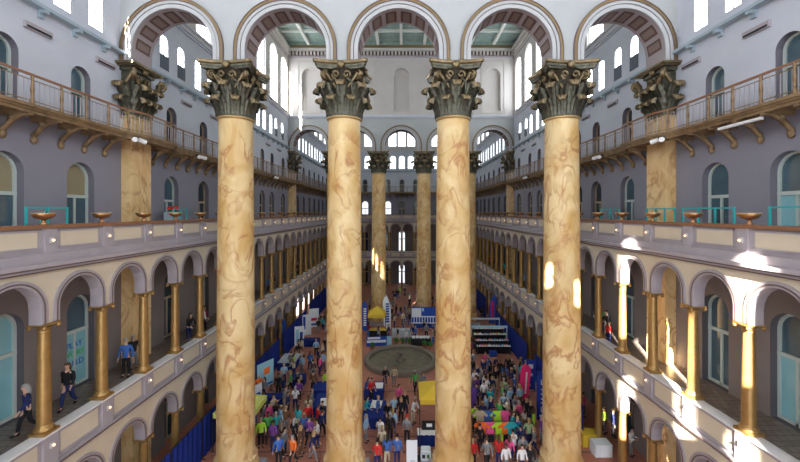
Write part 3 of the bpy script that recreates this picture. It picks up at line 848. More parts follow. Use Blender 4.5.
for x in (-.6, .6): b.tube([(x, 0, .05), (x, 0, .17)], .015, 'dark_metal', 6)
b.build('hanger', tl)
def barrier(w, h, n, x, y, z, rz, label, brace=False):
    r = empty('teal_barrier', (x, y, z), rz, label, 'barrier', 'teal barrier frames on the terraces')
    b = MB()
    for zz in (.04, h-.04, h*.55): b.box(-w/2, w/2, -.03, .03, zz-.03, zz+.03, 'teal_paint')
    b.build('rails', r)
    for k in range(n+1):
        q = MB(); u = -w/2+w*k/n; q.box(u-.03, u+.03, -.032, .032, 0, h, 'teal_paint'); q.build('post', r)
    if brace:
        q = MB(); q.tube([(-w/2, 0, .05), (0, 0, h)], .025, 'teal_paint', 6); q.build('brace', r)
    return r
barrier(1.6, 1.65, 2, -13.3, 13.9, 12.95, PI/2, 'teal metal barrier frame on the left terrace beside the first urns', True)
barrier(1.3, 1.65, 2, -13.3, 22.2, 12.95, PI/2, 'teal barrier frame on the left terrace under red flowers', False)
barrier(2.6, 1.65, 3, 13.2, 15.6, 12.95, PI/2, 'long teal barrier frame on the right terrace beneath the narrow door')
barrier(2.0, 1.65, 3, 13.2, 18.4, 12.95, PI/2, 'teal barrier frame on the right terrace beside the marble pilaster')
barrier(2.0, 1.65, 2, 13.2, 22.9, 12.95, PI/2, 'teal barrier frame on the right terrace beyond the marble pilaster', True)
barrier(1.2, 1.65, 1, 13.2, 12.3, 12.95, PI/2, 'teal barrier frame at the right picture edge on the terrace')
# crates behind barrier and flowers
b = MB(); b.box(-.28, .28, -.45, .45, 0, 1.45, 'ledge_blue'); pl = b.build('planter_stand', None, (-13.75, 22.2, 12.95)); tag(pl, 'blue grey planter stand behind the left terrace barrier', 'planter')
for k in range(5):
    r = empty('flower_bunch', (-13.75, 21.85+.18*k, 14.4), 0, f'bunch of red flowers in the planter on the left terrace, {ORD[k]} along', 'flowers', 'red flowers on the left terrace')
    q = MB(); q.tube([(0, 0, 0), (0, 0, .2)], .02, 'leaf_green', 5); q.build('stem', r)
    q = MB()
    for j in range(7): q.ball((random.uniform(-.09, .09), random.uniform(-.09, .09), .22+random.uniform(-.04, .07)), .055, 'flower_red', 7, 5)
    q.build('blossom', r)

# lettering on the glass doors of the left gallery
def text(body, size, m, parent, loc, rot, name='lettering', extrude=.006, align='CENTER'):
    c = bpy.data.curves.new(name, 'FONT'); c.body = body; c.size = size; c.extrude = extrude; c.align_x = align
    c.materials.append(MAT[m]); o = bpy.data.objects.new(name, c); COL.objects.link(o); o.location = loc; o.rotation_euler = rot
    if parent: o.parent = parent
    return o
def sign_on_door(y, z, word, m, size, parent):
    text(word, size, m, parent, (-(WW+.31), y, z), (PI/2, 0, PI/2))
DOORS = {o.get('label'): o for o in sc.objects if o.get('label')}
d2 = DOORS['arched glazed door in the middle left gallery, sixth from the near end']
d1 = DOORS['arched glazed door in the middle left gallery, fifth from the near end']
for w, z, m in (('PLAY', 8.25, 'letter_blue'), ('WORK', 7.85, 'letter_green'), ('BUILD', 7.42, 'letter_blue')):
    sign_on_door(16.6, z, w, m, .36, d2)

sign_on_door(13.05, 7.55, 'PLAY', 'letter_blue', .42, d1)
# ------------------------------------------------------------------ fountain
r = empty('fountain_basin', (0, 35.2, 0), 0, 'round stone fountain basin in the middle of the brick floor', 'fountain')
b = MB(); b.lathe([(3.5, 0), (3.5, .35), (3.42, .42), (3.05, .42), (3.0, .35), (3.0, .12)], 'pool_rim', 64, cap=False); b.build('rim', r)
b = MB(); b.lathe([(3.02, .10), (.001, .12)], 'pool_floor', 48, cap=False); b.build('basin_floor', r)
b = MB(); b.lathe([(.5, .1), (.45, .25), (.15, .3), (.12, .7), (.4, .85), (.42, .9), (.05, .88)], 'pool_rim', 20); b.build('spout', r)

# ------------------------------------------------------------------ expo furniture
def curtain(w, h, m, waves=7, amp=.05, n=40):
    b = MB(); rows = []
    for i in range(n+1):
        u = -w/2+w*i/n; y = amp*math.sin(i/n*waves*2*PI)
        rows.append([(u, y, 0.03), (u, y, h)])
    b.grid(rows, m); rows = [[(x, y+.02, z) for x, y, z in r] for r in rows]; b.grid(rows, m)
    return b
def drape(x, y, w, rz, label, h=2.4, m='drape_blue'):
    r = empty('pipe_and_drape', (x, y, 0), rz, label, 'curtain', 'blue drape panels along the arcades')
    curtain(w-.08, h-.05, m, int(w*2.5)).build('curtain', r)
    for s in (-1, 1):
        q = MB(); q.tube([(s*w/2, 0, .02), (s*w/2, 0, h)], .025, 'dark_metal', 6); q.box(s*w/2-.02, s*w/2+.02, -.2, .2, 0, .02, 'dark_metal'); q.build('pole', r)
    q = MB(); q.tube([(-w/2, 0, h), (w/2, 0, h)], .025, 'dark_metal', 6); q.build('crossbar', r)
    return r
for k, y in enumerate((14.2, 17.0, 19.8, 22.6)): drape(-11.45, y, 2.75, PI/2, f'blue drape panel along the left arcade behind the nearest column, {ORD[k]} from the camera')
for k, y in enumerate((27.6, 30.4, 33.2)): drape(-11.45, y, 2.75, PI/2, f'blue drape panel beside the posters on the left, {ORD[k]} from the camera', 2.5)
for k, y in enumerate((37.2, 40.0, 42.8)): drape(-11.5, y, 2.75, PI/2, f'blue drape panel behind the white signboards, {ORD[k]} from the camera', 2.6)
for k, y in enumerate((47.5, 50.4, 53.3, 56.2)): drape(-11.5, y, 2.85, PI/2, f'tall blue drape panel far down the left side, {ORD[k]} from the camera', 3.0)
for k, y in enumerate((24.2, 27.0, 29.8)): drape(11.5, y, 2.75, PI/2, f'blue drape panel along the right arcade near the dark banner, {ORD[k]} from the camera', 2.4)
for k, y in enumerate((34.5, 37.3, 40.1, 42.9)): drape(11.5, y, 2.75, PI/2, f'blue drape panel behind the shoe booth, {ORD[k]} from the camera', 2.5)
for k, y in enumerate((50.2, 53.1, 56.0)): drape(11.3, y, 2.85, PI/2, f'tall blue drape panel far down the right side, {ORD[k]} from the camera', 3.0)

def table(x, y, w, d, rz, label, cloth='table_blue', top=None, grp=None, h=.75):
    r = empty('table', (x, y, 0), rz, label, 'table', grp)
    b = MB(); b.box(-w/2, w/2, -d/2, d/2, h-.04, h, top or cloth); b.build('tabletop', r)
    n = 48; P = []
    per = [(-w/2, -d/2), (w/2, -d/2), (w/2, d/2), (-w/2, d/2)]
    b = MB(); rows = []
    for i in range(4):
        (ax, ay), (bx, by) = per[i], per[(i+1) % 4]
        for j in range(12):
            t = j/12; o = .02*math.sin(j*PI*.8)
            rows.append((ax+(bx-ax)*t+(o if i in (1, 3) else 0), ay+(by-ay)*t+(o if i in (0, 2) else 0)))
    b.grid([[(px, py, .02) for px, py in rows], [(px*1.005, py*1.005, h-.01) for px, py in rows]], cloth, True, True); b.build('skirt', r)
    return r
def loose(mb, name, loc, rz, label, cat, grp=None): return tag(mb.build(name, None, loc, rz), label, cat, grp)
def sheet(x, y, z, w, d, rz, label, m='paper', cat='paper'):
    b = MB(); b.box(-w/2, w/2, -d/2, d/2, 0, .02, m); return loose(b, 'poster_sheet', (x, y, z), rz, label, cat)
T = {}
def tb(px, py, w, d, rz, label, **k):
    x, y = fl(px, py); return table(x, y+d/2, w, d, rz, label, **k)
tb(273, 408, 1.5, .75, 0, 'blue skirted table left of the aisle behind the lime canopy')
tb(320, 418, 1.3, 2.0, 0, 'blue table right of the left aisle with a white sheet'); tb(321, 400, 1.5, 1.5, 0, 'blue table right of the left aisle, farther one')
x, y = fl(322, 418); sheet(x+.1, y+.7, .752, .7, 1.1, .2, 'white sheet lying on the nearer blue aisle table')
x3, y3 = fl(375, 400); table(x3-.1, y3+.7, 1.5, 1.5, 0, 'blue table at the centre with a white sheet and seated people'); sheet(x3+.25, y3+.75, .752, .65, .95, 0, 'white sheet on the farther centre blue table')
x4, y4 = fl(373, 430); table(x4, y4+1.2, 1.5, 2.3, 0, 'long blue table at the centre nearest the camera'); sheet(x4+.1, y4+1.8, .752, .75, 1.0, -.1, 'white patterned sheet on the nearest centre blue table')
tb(308, 347, 2.2, .8, 0, 'blue skirted table beside the white signboards')
tb(286, 371, 1.6, 2.2, 0, 'blue table with grey top below the poster backdrop', top='sign_grey')
tb(297, 388, 1.0, 1.0, 0, 'small blue table in the left crowd')
tb(430, 447, 1.5, .7, 0, 'blue table with white top under the yellow canopy', top='paper')
tb(378, 337, 2.0, .8, 0, 'black table with white lettering near the fountain', cloth='black', top='canopy_yellow')
tb(421, 346, 2.1, .6, 0, 'black table by the fountain with white boxes', cloth='black')
tb(402, 338, 2.3, .7, 0, 'grey panelled counter behind the fountain', cloth='sign_grey', top='sign_grey', h=.9)
tb(593, 448, 1.2, .8, 0, 'yellow covered table under the right arcade', cloth='canopy_yellow')
tb(604, 458, 1.0, .7, 0, 'white covered table under the right arcade', cloth='sign_white')
for k in range(5):
    b = MB(); b.box(-.16, .16, -.12, .12, 0, .22, 'paper'); x, y = fl(421, 346); loose(b, 'box', (x-.8+.4*k, y+.3+.05*(k % 2), .752), .2*k, f'white box on the black fountain table, {ORD[k]} from the left', 'box', 'white boxes by the fountain')

def canopy(x0, x1, y0, y1, ze, za, m, label, valance=.3):
    cx, cy = (x0+x1)/2, (y0+y1)/2
    r = empty('canopy_tent', (cx, cy, 0), 0, label, 'tent')
    w, d = (x1-x0)/2, (y1-y0)/2
    b = MB(); C = [(-w, -d, ze), (w, -d, ze), (w, d, ze), (-w, d, ze)]
    for i in range(4): b.face([C[i], C[(i+1) % 4], (0, 0, za)], m)
    for i in range(4):
        a, c = C[i], C[(i+1) % 4]; b.face([a, c, (c[0], c[1], ze-valance), (a[0], a[1], ze-valance)], m)
    b.build('roof', r)
    for sx in (-1, 1):
        for sy in (-1, 1):
            q = MB(); q.box(sx*w-.03, sx*w+.03, sy*d-.03, sy*d+.03, 0, ze-.02, 'dark_metal'); q.build('leg', r)
    return r
canopy(1.3, 4.0, 23.5, 26.0, 2.3, 3.0, 'canopy_yellow', 'yellow canopy tent between the two inner columns at the right')
canopy(-11.2, -8.75, 21.9, 24.1, 2.3, 3.0, 'canopy_lime', 'lime green canopy tent beside the outer left column')
canopy(-3.9, -1.8, 42.4, 44.6, 2.4, 3.2, 'canopy_yellow', 'yellow canopy tent in front of the far inner left column')
b = MB(); b.box(-.9, .9, -.04, .04, 0, 1.3, 'black'); bk = loose(b, 'backboard', (2.3, 22.9, .0), 0, 'black display board under the yellow canopy at the right', 'board')
for k in range(2): q = MB(); q.box(-.6+.55*k, -.25+.55*k, -.055, -.04, .95, 1.15, 'paper'); q.build('notice', bk)
b = MB(); b.tube([(0, 0, 0), (0, 0, 2.6)], .03, 'dark_metal', 8); b.box(-.25, .25, -.25, .25, 0, .04, 'dark_metal'); x, y = fl(420, 462); loose(b, 'stand_pole', (x, y+.3, 0), 0, 'dark upright pole left of the yellow canopy', 'pole')

def flag(x, y, h, w, m, label, lean=.3, m2=None, grp=None, rz=0):
    r = empty('feather_flag', (x, y, 0), rz, label, 'flag', grp)
    b = MB(); b.tube([(0, 0, 0), (0, 0, h*.6), (lean*.5, 0, h*.9), (lean, 0, h)], .018, 'dark_metal', 6); b.box(-.25, .25, -.03, .03, 0, .03, 'dark_metal'); b.box(-.03, .03, -.25, .25, 0, .03, 'dark_metal'); b.build('pole', r)
    rows = []
    for i in range(13):
        t = i/12; z = .35+(h-.35)*t
        xo = lean*max(0, (t-.55)/.45)**1.5
        ww = w*math.sin(min(1, (1-t)*3.0+.12)*PI/2)*(1 if t > .1 else .6+4*t)
        rows.append([(xo, .02*math.sin(i), z), (xo+ww*.5, .03*math.sin(i+1), z), (xo+ww, .02*math.sin(i+2), z-.05)])
    b = MB(); b.grid(rows, m); b.grid([[(a, q+.015, c) for a, q, c in rr] for rr in rows], m); b.build('cloth', r)
    if m2:
        q = MB()
        for i in range(8):
            z = h*.25+i*h*.07; q.box(w*.25, w*.7, -.06, -.045, z, z+h*.045, m2)
        q.build('lettering', r)
    return r
x, y = fl(391, 331); flag(x, y, 4.3, -.9, 'sign_white', 'tall white and blue feather flag behind the fountain', -.5, 'banner_blue')
x, y = fl(368, 334); flag(x, y, 3.9, -.75, 'banner_blue', 'blue feather flag beside the far inner left column', -.3, 'sign_white')
x, y = fl(277, 352); flag(x, y, 3.6, .8, 'banner_blue', 'blue feather flag against the left arcade', .5, 'sign_aqua')
x, y = fl(489, 326); flag(x, y, 4.0, .9, 'banner_blue', 'blue feather flag far down the right side', .6, 'magenta')

def board(x, y, w, h, rz, m, label, z=.03, marks=None, name='signboard', cat='sign', t=.04):
    r = empty(name, (x, y, 0), rz, label, cat)
    b = MB(); b.box(-w/2, w/2, -t/2, t/2, z, z+h, m); b.build('panel', r)
    b = MB()
    for s in (-1, 1): b.box(s*w*.35-.04, s*w*.35+.04, -.22, .22, 0, .035, 'dark_metal')
    if z > .1:
        for s in (-1, 1): b.box(s*w*.35-.02, s*w*.35+.02, -.015, .015, 0, z, 'dark_metal')
    b.build('feet', r)
    if marks:
        q = MB()
        for (u0, u1, v0, v1, mm) in marks: q.box(u0*w/2, u1*w/2, -t/2-.012, -t/2, z+v0*h, z+v1*h, mm)
        q.build('print', r)
    return r
board(-10.9, 39.2, 1.0, 2.1, .35, 'sign_white', 'tall white signboard with blue print, nearest of the left trio', marks=[(-.8, -.1, .2, .85, 'sign_aqua'), (.1, .7, .3, .7, 'banner_blue')])
board(-11.0, 42.6, 1.0, 2.4, .35, 'sign_white', 'tall white signboard, middle one of the left trio', marks=[(-.8, -.3, .3, .9, 'banner_blue')])
board(-10.9, 45.6, 1.2, 2.3, .35, 'sign_white', 'white signboard, farthest of the left trio', marks=[(-.6, .6, .35, .5, 'magenta'), (-.8, .8, .1, .2, 'banner_blue')])
board(-10.7, 29.0, 1.6, 2.0, PI/2-.5, 'sign_aqua', 'pale blue poster panel with an orange emblem on the left drapes', z=.5, marks=[(-.2, .5, .5, .75, 'cloth_orange'), (-.9, .9, .05, .12, 'banner_blue')])
board(-10.6, 26.3, 1.6, 1.5, PI/2-.5, 'sign_white', 'white and red photo panel on the left drapes', z=.3, marks=[(-.8, 0, .3, .9, 'magenta'), (.1, .8, .1, .6, 'banner_blue')])
lx, ly = fl(379, 346); board(lx, ly, 2.7, 1.0, .12, 'banner_blue', 'blue and white banner board at the fountain edge', marks=[(-.95, .55, .35, .62, 'sign_white'), (-.9, .1, .72, .95, 'sign_white'), (.62, 1, 0, 1, 'sign_aqua')])
board(2.9, 45.2, 3.2, 2.6, 0, 'banner_blue', 'big blue booth backdrop in front of the far inner right column', marks=[(-1, -.25, .56, .95, 'sign_white'), (-.2, -.05, .8, .95, 'sign_aqua')])
bx = board(2.9, 44.2, 3.3, .9, 0, 'sign_white', 'white lettered fascia in front of the blue backdrop', z=.9, marks=[(-.98+.2*k, -.84+.2*k, .15, .85, 'banner_blue') for k in range(10)])
x, y = fl(412, 470); board(x, y+.3, .62, 1.45, 0, 'sign_white', 'white freestanding poster board at the bottom centre', marks=[(-.3, .6, .18, .22, 'sign_grey')])
board(5.0, 25.4, .7, 2.2, 0, 'purple', 'purple roll-up banner beside the inner right column', marks=[(-.6, -.2, .2, .8, 'sign_grey')], name='banner', cat='banner')
board(9.9, 25.2, .85, 3.4, -.15, 'drape_blue', 'tall dark banner with pale vertical lettering near the outer right column', name='banner', cat='banner',
      marks=[(-.35, .35, .16, .18, 'sign_grey'), (-.35, -.2, .16, .27, 'sign_grey'), (.2, .35, .16, .27, 'sign_grey'), (-.35, .35, .34, .36, 'sign_grey'), (-.1, .1, .34, .43, 'sign_grey'), (-.35, .35, .42, .44, 'sign_grey'),
             (-.35, .35, .52, .54, 'sign_grey'), (-.35, .35, .61, .63, 'sign_grey'), (-.05, .1, .54, .61, 'sign_grey'), (-.35, .35, .72, .74, 'sign_grey'), (-.35, -.2, .72, .82, 'sign_grey')])
board(10.6, 29.6, .7, 2.4, -.15, 'drape_blue', 'dark banner with pale patches behind the magenta flag', name='banner', cat='banner', marks=[(-.5, .5, .7, .85, 'sign_grey'), (-.4, .4, .45, .55, 'sign_grey')])
# magenta pill shaped banner
r = empty('magenta_banner', (9.35, 27.6, 0), 0, 'magenta rounded upright banner with white text in the right crowd', 'banner')
b = MB(); P = [(.38*math.cos(a), .38*math.sin(a)+2.45) for a in [PI*i/10 for i in range(11)]]+[(-.42+.0, .5)]+[(-.3, .3), (.2, .25), (.34, .5)]
n = len(P); P = [(px+.16*(pz-.3)/2, pz) for px, pz in P]
for dy in (-.05, .05): b.face([(px, dy, pz) for px, pz in P], 'magenta')
for i in range(n): (ax, az), (cx2, cz) = P[i], P[(i+1) % n]; b.face([(ax, -.05, az), (cx2, -.05, cz), (cx2, .05, cz), (ax, .05, az)], 'magenta')
b.build('cloth', r)
b = MB(); b.tube([(0, 0, 0), (.02, 0, .4)], .03, 'dark_metal', 6); b.box(-.3, .3, -.2, .2, 0, .03, 'dark_metal'); b.build('foot', r)
b = MB()
for i in range(11): zz = .7+.15*i; b.box(.02+.075*(zz-.3), .14+.075*(zz-.3), -.065, -.05, zz, zz+.10, 'sign_white')
b.build('lettering', r)
# small grey cart
x, y = fl(426, 463); r = empty('machine_cart', (x, y+.2, 0), 0, 'small grey and white machine cart under the yellow canopy table', 'cart')
b = MB(); b.box(-.3, .3, -.25, .25, .12, .62, 'sign_grey'); b.box(-.26, .26, -.22, .22, .62, .72, 'sign_white'); b.build('cabinet', r)
for sx in (-.22, .22):
    for sy in (-.18, .18): q = MB(); q.ball((sx, sy, .06), .06, 'black', 8, 6); q.build('wheel', r)
b = MB(); b.box(-.22, -.05, -.26, -.25, .3, .5, 'black'); b.box(.05, .2, -.26, -.25, .3, .5, 'leaf_green'); b.build('control_panel', r)

# shoe booth on the right: canopy frame, tiered racks with shoes
r = empty('booth_frame', (9.2, 39.5, 0), 0, 'white framed booth canopy over the shoe racks', 'booth')
b = MB(); b.box(-1.9, 1.9, -1.5, -1.4, 2.35, 2.55, 'sign_aqua'); b.box(-1.95, -1.8, -1.5, 1.6, 2.35, 2.55, 'sign_aqua'); b.box(-1.9, 1.9, 1.5, 1.6, 2.3, 2.5, 'sign_grey'); b.build('fascia', r)
for sx in (-1.85, 1.85):
    for sy in (-1.45, 1.5): q = MB(); q.box(sx-.04, sx+.04, sy-.04, sy+.04, 0, 2.4, 'sign_grey'); q.build('post', r)
def make_shoe():
    b = MB(); prof = [(-.13, .035, .10), (-.08, .042, .11), (0, .045, .07), (.07, .05, .055), (.13, .04, .04)]
    rows = []
    for y_, w_, h_ in prof: rows.append([(w_*math.cos(a), y_, max(0.0, h_*math.sin(a))) for a in [PI*i/6 for i in range(7)]])
    b.grid(rows, 'cloth_black'); b.face(rows[0], 'cloth_black'); b.face(rows[-1], 'cloth_black'); return b.mesh('shoe')
SH = make_shoe(); shn = 0
for t, (yy, zt) in enumerate(((36.9, .9), (37.7, 1.2), (38.5, 1.55), (39.3, 1.9))):
    rr = empty('shoe_rack', (9.4, yy, 0), 0, f'white shelf rack of shoes in the right booth, {ORD[t]} tier from the aisle', 'rack', 'tiered shoe racks')
    q = MB(); q.box(-1.7, 1.7, -.2, .2, zt-.04, zt, 'sign_white'); q.build('shelf', rr)
    q = MB(); q.box(-1.7, 1.7, .18, .2, 0, zt-.04, 'black'); q.build('back_panel', rr)
    for sx in (-1.65, 1.65): q = MB(); q.box(sx-.03, sx+.03, -.18, .16, 0, zt-.04, 'dark_metal'); q.build('leg', rr)
    for k in range(12):
        c = random.choice(['white', 'blue', 'pink', 'lime', 'black', 'orange', 'grey', 'teal'])
        o = link('shoe', SH, None, (9.4-1.55+.28*k, yy, zt), random.uniform(-.3, .3)+PI)
        o.scale = (1.3, 1.2, 1.3)
        o.material_slots[0].link = 'OBJECT'; o.material_slots[0].material = MAT['cloth_'+c]
        tag(o, f'{c} running shoe on the {ORD[t]} booth tier, {ORD[k]} from the left', 'shoe', 'running shoes in the right booth')
x, y = fl(493, 356); b = MB(); b.box(-.35, .35, -.25, .25, 0, .45, 'banner_blue'); b.box(-.37, .37, -.27, .27, .41, .47, 'banner_blue'); loose(b, 'crate', (x, y, 0), 0, 'blue crate on the brick floor before the shoe racks', 'box')

# clothes racks with bright shirts and shorts
def shirt_mesh():
    b = MB(); P = [(-.24, 0), (.24, 0), (.23, .45), (.42, .33), (.50, .45), (.22, .68), (.09, .70), (0, .66), (-.09, .70), (-.22, .68), (-.50, .45), (-.42, .33), (-.23, .45)]
    for dy in (-.05, .05): b.face([(x_, dy*(1-.3*abs(x_)), z_) for x_, z_ in P], 'cloth_orange')
    for i in range(len(P)):
        a, c = P[i], P[(i+1) % len(P)]; b.face([(a[0], -.05, a[1]), (c[0], -.05, c[1]), (c[0], .05, c[1]), (a[0], .05, a[1])], 'cloth_orange')
    return b.mesh('shirt')
def shorts_mesh():
    b = MB(); P = [(-.2, 0), (-.02, 0), (0, .22), (.02, 0), (.2, 0), (.18, .42), (-.18, .42)]
    for dy in (-.05, .05): b.face([(x_, dy, z_) for x_, z_ in P], 'cloth_black')
    for i in range(len(P)):
        a, c = P[i], P[(i+1) % len(P)]; b.face([(a[0], -.05, a[1]), (c[0], -.05, c[1]), (c[0], .05, c[1]), (a[0], .05, a[1])], 'cloth_black')
    return b.mesh('shorts')
SHM, SOM = shirt_mesh(), shorts_mesh()
RK = [('front', 22.3, [('orange', 5.05), ('pink', 5.55), ('lime', 6.1), ('orange', 6.5), ('teal', 6.85)], 1.62), ('back', 23.5, [('beige', 5.2), ('blue', 5.7), ('lime', 6.3), ('pink', 6.8)], 1.66)]
for nm, yy, items, zt in RK:
    rr = empty('clothes_rack', (5.95, yy, 0), 0, f'{nm} metal clothes rack of bright sportswear beside the inner right column', 'rack', 'sportswear racks')
    q = MB(); q.tube([(-1.15, 0, zt), (1.15, 0, zt)], .02, 'dark_metal', 6); q.build('hanging_rail', rr)
    for sx in (-1.15, 1.15):
        q = MB(); q.tube([(sx, 0, 0), (sx, 0, zt)], .02, 'dark_metal', 6); q.box(sx-.02, sx+.02, -.3, .3, 0, .03, 'dark_metal'); q.build('leg', rr)
    for k, (c, x) in enumerate(items):
        o = link('shirt', SHM, None, (x, yy, zt-.76), random.uniform(-.15, .15)); o.material_slots[0].link = 'OBJECT'; o.material_slots[0].material = MAT['cloth_'+c]
        tag(o, f'{c} sports shirt hanging on the {nm} clothes rack, {ORD[k]} from the left', 'shirt', 'bright shirts on the racks')
        c2 = 'black' if k % 2 else ('lime' if k else 'black')
        if nm == 'front' and k < 5:
            if k == 2: c2 = 'lime'
            o = link('shorts', SOM, None, (x+.05, yy, zt-1.25), 0); o.material_slots[0].link = 'OBJECT'; o.material_slots[0].material = MAT['cloth_'+c2]
            tag(o, f'{c2} running shorts hanging under the {c} shirt, {ORD[k]} from the left', 'shorts', 'shorts on the front rack')

# potted shrubs by the fountain
def bush():
    r = empty('potted_shrub'); b = MB(); b.lathe([(.16, 0), (.22, .3), (.24, .32), (.2, .3)], 'terracotta', 14); b.build('pot', r)
    b = MB()
    for i in range(70):
        a = random.uniform(0, 2*PI); e_ = random.uniform(.1, 1.4); R = random.uniform(.15, .34)
        c = Vector((R*math.cos(a)*math.cos(e_), R*math.sin(a)*math.cos(e_), .45+R*math.sin(e_)))
        t1 = Vector((random.uniform(-1, 1), random.uniform(-1, 1), random.uniform(-1, 1))).normalized()*.09; t2 = t1.orthogonal().normalized()*.04
        b.face([c-t1, c-t2, c+t1, c+t2], 'leaf_green')
    b.ball((0, 0, .45), (.2, .2, .18), 'leaf_green', 8, 6); b.build('foliage', r); return r
bs = bush(); bpy.context.view_layer.update()
for k, (px, py) in enumerate(((396, 347), (403, 347), (410, 347), (431, 351), (372, 352), (425, 350))):
    o = bs if k == 0 else copy_tree(bs); x, y = fl(px, py); o.location = (x, y+.6, 0)
    tag(o, ['low potted shrub left of centre behind the basin', 'low potted shrub exactly behind the basin middle', 'low potted shrub right of centre behind the basin', 'potted shrub at the far right of the basin', 'potted shrub by the blue banner board', 'potted shrub before the black fountain table'][k], 'plant', 'shrubs around the fountain')

# ------------------------------------------------------------------ people
def skin(verts, edges_, radii, root=0, sub=1):
    me = bpy.data.meshes.new('tmp'); me.from_pydata(verts, edges_, []); o = bpy.data.objects.new('tmp', me); COL.objects.link(o)
    md = o.modifiers.new('skin', 'SKIN'); md.use_smooth_shade = True; md.branch_smoothing = .3
    for i, r_ in enumerate(radii):
        d = me.skin_vertices[0].data[i]; d.radius = r_ if isinstance(r_, tuple) else (r_, r_); d.use_root = (i == root)
    s = o.modifiers.new('sub', 'SUBSURF'); s.levels = sub; s.render_levels = sub
    dg = bpy.context.evaluated_depsgraph_get(); out = bpy.data.meshes.new_from_object(o.evaluated_get(dg))
    bpy.data.objects.remove(o); out.polygons.foreach_set('use_smooth', [True]*len(out.polygons)); return out
def make_pose(arms, legs, lean=0, sit=False):
    """arms/legs: ((elbow),(wrist)) and ((knee),(ankle)) for left then right, metres; faces -Y"""
    hz = .92
    V = [(0, 0, hz), (0, .0-lean*.3, 1.12), (0, -lean*.7, 1.34), (0, -lean-.0, 1.46), (0, -lean-.02, 1.53), (0, -lean-.04, 1.60), (0, -lean-.035, 1.67), (0, -lean-.02, 1.735)]
    R = [(.14, .105), (.13, .10), (.155, .105), (.07, .07), (.052, .055), (.066, .075), (.080, .098), (.058, .066)]
    E = [(i, i+1) for i in range(7)]
    V.append((0, -lean-.135, 1.645)); R.append(.018); E.append((6, 8))   # nose
    for s in (-1, 1): V.append((s*.09, -lean-.02, 1.655)); R.append(.02); E.append((6, len(V)-1))   # ears
    J = {}
    for s, (el, wr) in zip((-1, 1), arms):
        sh = len(V); V.append((s*.175, -lean*.8, 1.40)); R.append(.055); E.append((2, sh))
        V.append(el); R.append(.043); E.append((sh, sh+1)); V.append(wr); R.append(.030); E.append((sh+1, sh+2))
        d = (Vector(wr)-Vector(el)).normalized(); side = Vector((0, 1, 0)) if abs(d.y) < .7 else Vector((1, 0, 0))
        side = (side-d*side.dot(d)).normalized(); nrm = d.cross(side)
        pm = Vector(wr)+d*.07; V.append(tuple(pm)); R.append((.036, .020)); p = len(V)-1; E.append((sh+2, p))
        for q, (o_, L_) in enumerate(((-.030, .065), (-.010, .078), (.010, .074), (.030, .058))):
            a = pm+side*o_+d*.03; b_ = a+d*L_*.55+nrm*s*.006; c_ = b_+d*L_*.4+nrm*s*.018
            k = len(V); V += [tuple(a), tuple(b_), tuple(c_)]; R += [.0095, .0085, .007]; E += [(p, k), (k, k+1), (k+1, k+2)]
        a = Vector(wr)+d*.035-side*.035; b_ = a-side*.02+d*.035
        k = len(V); V += [tuple(a), tuple(b_)]; R += [.011, .009]; E += [(p, k), (k, k+1)]
        J[s] = (V[sh], el, wr)
    LG = {}
    for s, (kn, an) in zip((-1, 1), legs):
        h_ = len(V); hp = (s*.088, 0, hz-.04); V.append(hp); R.append(.085); E.append((0, h_))
        V.append(kn); R.append(.055); V.append(an); R.append(.036); f = (an[0], an[1]-.12, an[2]-.045); V.append(f); R.append(.03)
        E += [(h_, h_+1), (h_+1, h_+2), (h_+2, h_+3)]; LG[s] = (hp, kn, an, f)
    body = skin(V, E, R)
    # jacket
    VJ = [(0, 0, .86), (0, 0, .98), (0, -lean*.3, 1.14), (0, -lean*.7, 1.34), (0, -lean-.0, 1.455)]; RJ = [(.165, .13), (.16, .125), (.152, .12), (.172, .125), (.075, .08)]; EJ = [(0, 1), (1, 2), (2, 3), (3, 4)]
    for s in (-1, 1):
        k = len(VJ); sh, el, wr = J[s]; w2 = Vector(el).lerp(Vector(wr), .93)
        VJ += [sh, el, tuple(w2)]; RJ += [.072, .056, .044]; EJ += [(3, k), (k, k+1), (k+1, k+2)]
    jacket = skin(VJ, EJ, RJ)
    VT = [(0, 0, .95), (0, 0, .90)]; RT = [(.15, .115), (.150, .12)]; ET = [(0, 1)]
    for s in (-1, 1):
        k = len(VT); hp, kn, an, f = LG[s]; hp2 = (hp[0], hp[1], hp[2]-.08)
        VT += [hp2, kn, tuple(Vector(kn).lerp(Vector(an), .95))]; RT += [.094, .070, .055]; ET += [(1, k), (k, k+1), (k+1, k+2)]
    trousers = skin(VT, ET, RT, 1)
    shl = []
    for s in (-1, 1):
        sh_ = MB(); hp, kn, an, f = LG[s]
        sh_.ball((an[0], an[1]+.01, an[2]-.035), (.048, .065, .05), 'black', 8, 6); sh_.ball((f[0], f[1]+.02, f[2]+.0), (.048, .10, .042), 'black', 8, 6); shl.append(sh_.mesh('shoe'))
    shoes = shl
    hd = (0, -lean-.025, 1.675)
    hairs = {}
    for nm in ('short', 'long', 'hat'):
        b = MB(); rows = []; NS = 14
        for i in range(9):
            ph = PI*i/8*(.62 if nm != 'long' else .66)
            rows.append([])
            for j in range(NS):
                a = 2*PI*j/NS; front = max(0, -math.sin(a))
                p2 = ph*(1-.38*front); k = 1.0
                rows[-1].append((hd[0]+.090*math.sin(p2)*math.cos(a), hd[1]+.008+.104*math.sin(p2)*math.sin(a), hd[2]+.0+.098*math.cos(p2)+(.012 if nm == 'hat' else .006)))
        b.grid(rows, 'hair_brown', True)
        if nm == 'long':
            b.tube([(0, hd[1]+.05, hd[2]), (0, hd[1]+.085, hd[2]-.12), (0, hd[1]+.10, hd[2]-.25), (0, hd[1]+.10, hd[2]-.33)], [.08, .085, .07, .03], 'hair_brown', 8)
